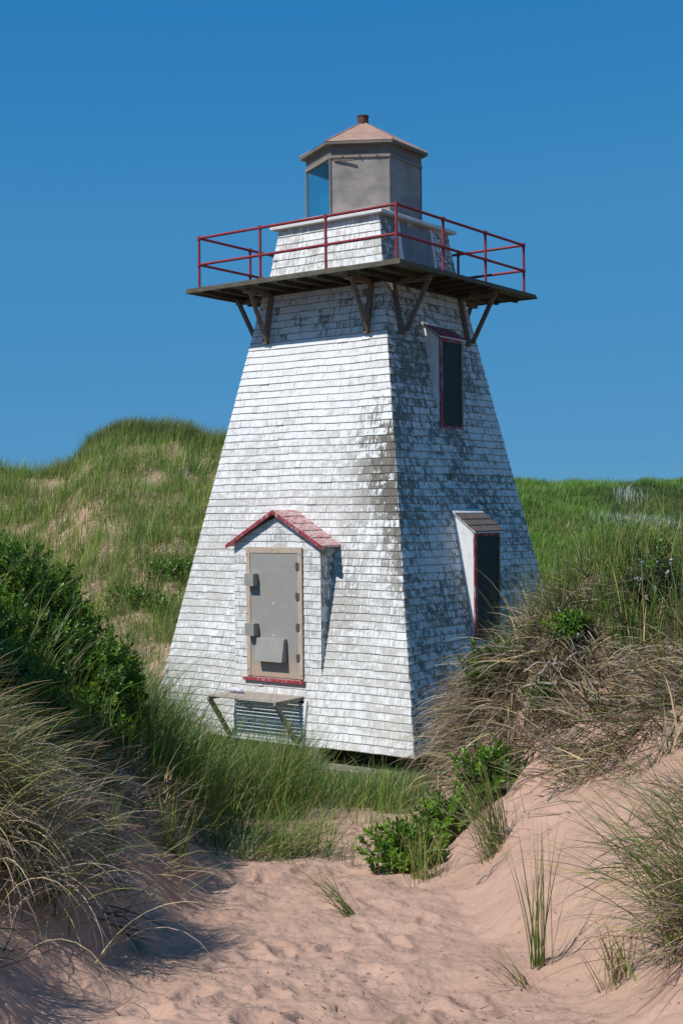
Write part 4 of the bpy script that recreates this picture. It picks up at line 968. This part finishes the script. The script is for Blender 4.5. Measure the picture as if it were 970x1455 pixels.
# small wrapper on the step board
p = np.array(Fp(0, -.62, wall + .30, ZS + .004)); w2 = np.array([TC[0] + p[0] * math.cos(-TH) - p[1] * math.sin(-TH), TC[1] + p[0] * math.sin(-TH) + p[1] * math.cos(-TH), p[2]])
mb = MB(); rs = random.Random(3)
pts = [(-.17, 0, .03), (-.12, .01, .045), (0, 0, .05), (.09, -.01, .04), (.16, 0, .025)]
mb.tube(pts, [.012, .04, .045, .038, .012], 9); o = mb.build('crumpled_wrapper', M['lilac'], None, smooth=True); o.location = w2; o.rotation_euler = (0, 0, -TH); tag(o, 'small lilac white wrapper lying on the step board under the door', 'wrapper')

# ------------------------------------------------------------------ light, sky, camera
EL = math.atan(1.225 * math.cos(R_(15))); DL = R_(15)
sd = math.cos(DL) * nL - math.sin(DL) * nR; sd = np.array([sd[0] * math.cos(EL), sd[1] * math.cos(EL), math.sin(EL)])
from mathutils import Vector
ld = bpy.data.lights.new('sun', 'SUN'); ld.energy = 3.7; ld.angle = R_(.5); ld.color = (1, .955, .89)
lo = bpy.data.objects.new('sun', ld); col.objects.link(lo); lo.rotation_euler = Vector(sd).to_track_quat('Z', 'Y').to_euler(); lo.location = (-10, -10, 30)
w = bpy.data.worlds.new('World'); sc.world = w; w.use_nodes = True; nt = w.node_tree; bg = nt.nodes['Background']
sk = nt.nodes.new('ShaderNodeTexSky'); sk.sky_type = 'NISHITA'; sk.sun_disc = False; sk.sun_elevation = EL; sk.sun_rotation = math.atan2(sd[0], sd[1]) % (2 * PI)
sk.altitude = 3000; sk.air_density = 1.0; sk.dust_density = 0; sk.ozone_density = 8.0
# clear polarised northern sky: tone the sky's own colours towards a deep even blue
v_ = N(nt, 'ShaderNodeVectorMath', operation='SCALE'); v_.inputs['Scale'].default_value = .1; L(nt, sk.outputs[0], v_.inputs[0])
sp = N(nt, 'ShaderNodeSeparateColor'); L(nt, v_.outputs[0], sp.inputs[0]); cb = N(nt, 'ShaderNodeCombineColor')
for i, st in enumerate(([(0, .0), (.035, .012), (.067, .023), (.103, .047), (.258, .073), (.409, .082), (.52, .10), (.75, .55), (1, .9)], [(0, .0), (.08, .085), (.14, .175), (.214, .224), (.461, .258), (.645, .276), (.76, .30), (.9, .6), (1, .9)], [(0, 0), (.22, .25), (.321, .425), (.454, .462), (.715, .485), (.848, .492), (.92, .50), (.97, .7), (1, .85)])):
    r = ramp(nt, sp.outputs[i], st); L(nt, r.outputs[0], cb.inputs[i])
v2 = N(nt, 'ShaderNodeVectorMath', operation='SCALE'); v2.inputs['Scale'].default_value = 10; L(nt, cb.outputs[0], v2.inputs[0])
L(nt, v2.outputs[0], bg.inputs[0]); bg.inputs[1].default_value = .10
cd = bpy.data.cameras.new('camera'); cd.sensor_fit = 'VERTICAL'; cd.sensor_height = 36; cd.lens = F / 1455 * 36; cd.clip_start = .05; cd.clip_end = 8000
co = bpy.data.objects.new('camera', cd); col.objects.link(co); co.location = (0, 0, CZ)
from mathutils import Matrix
co.rotation_euler = (Matrix.Rotation(R_(90), 4, 'X') @ Matrix.Rotation(ROLL, 4, 'Z')).to_euler()
sc.camera = co
sc.render.resolution_x, sc.render.resolution_y = 682, 1024
vs = sc.view_settings; vs.view_transform = 'Standard'; vs.look = 'None'; vs.exposure = .17; vs.gamma = 1; vs.use_curve_mapping = False
sc.cycles.max_bounces = 8; sc.cycles.transparent_max_bounces = 12
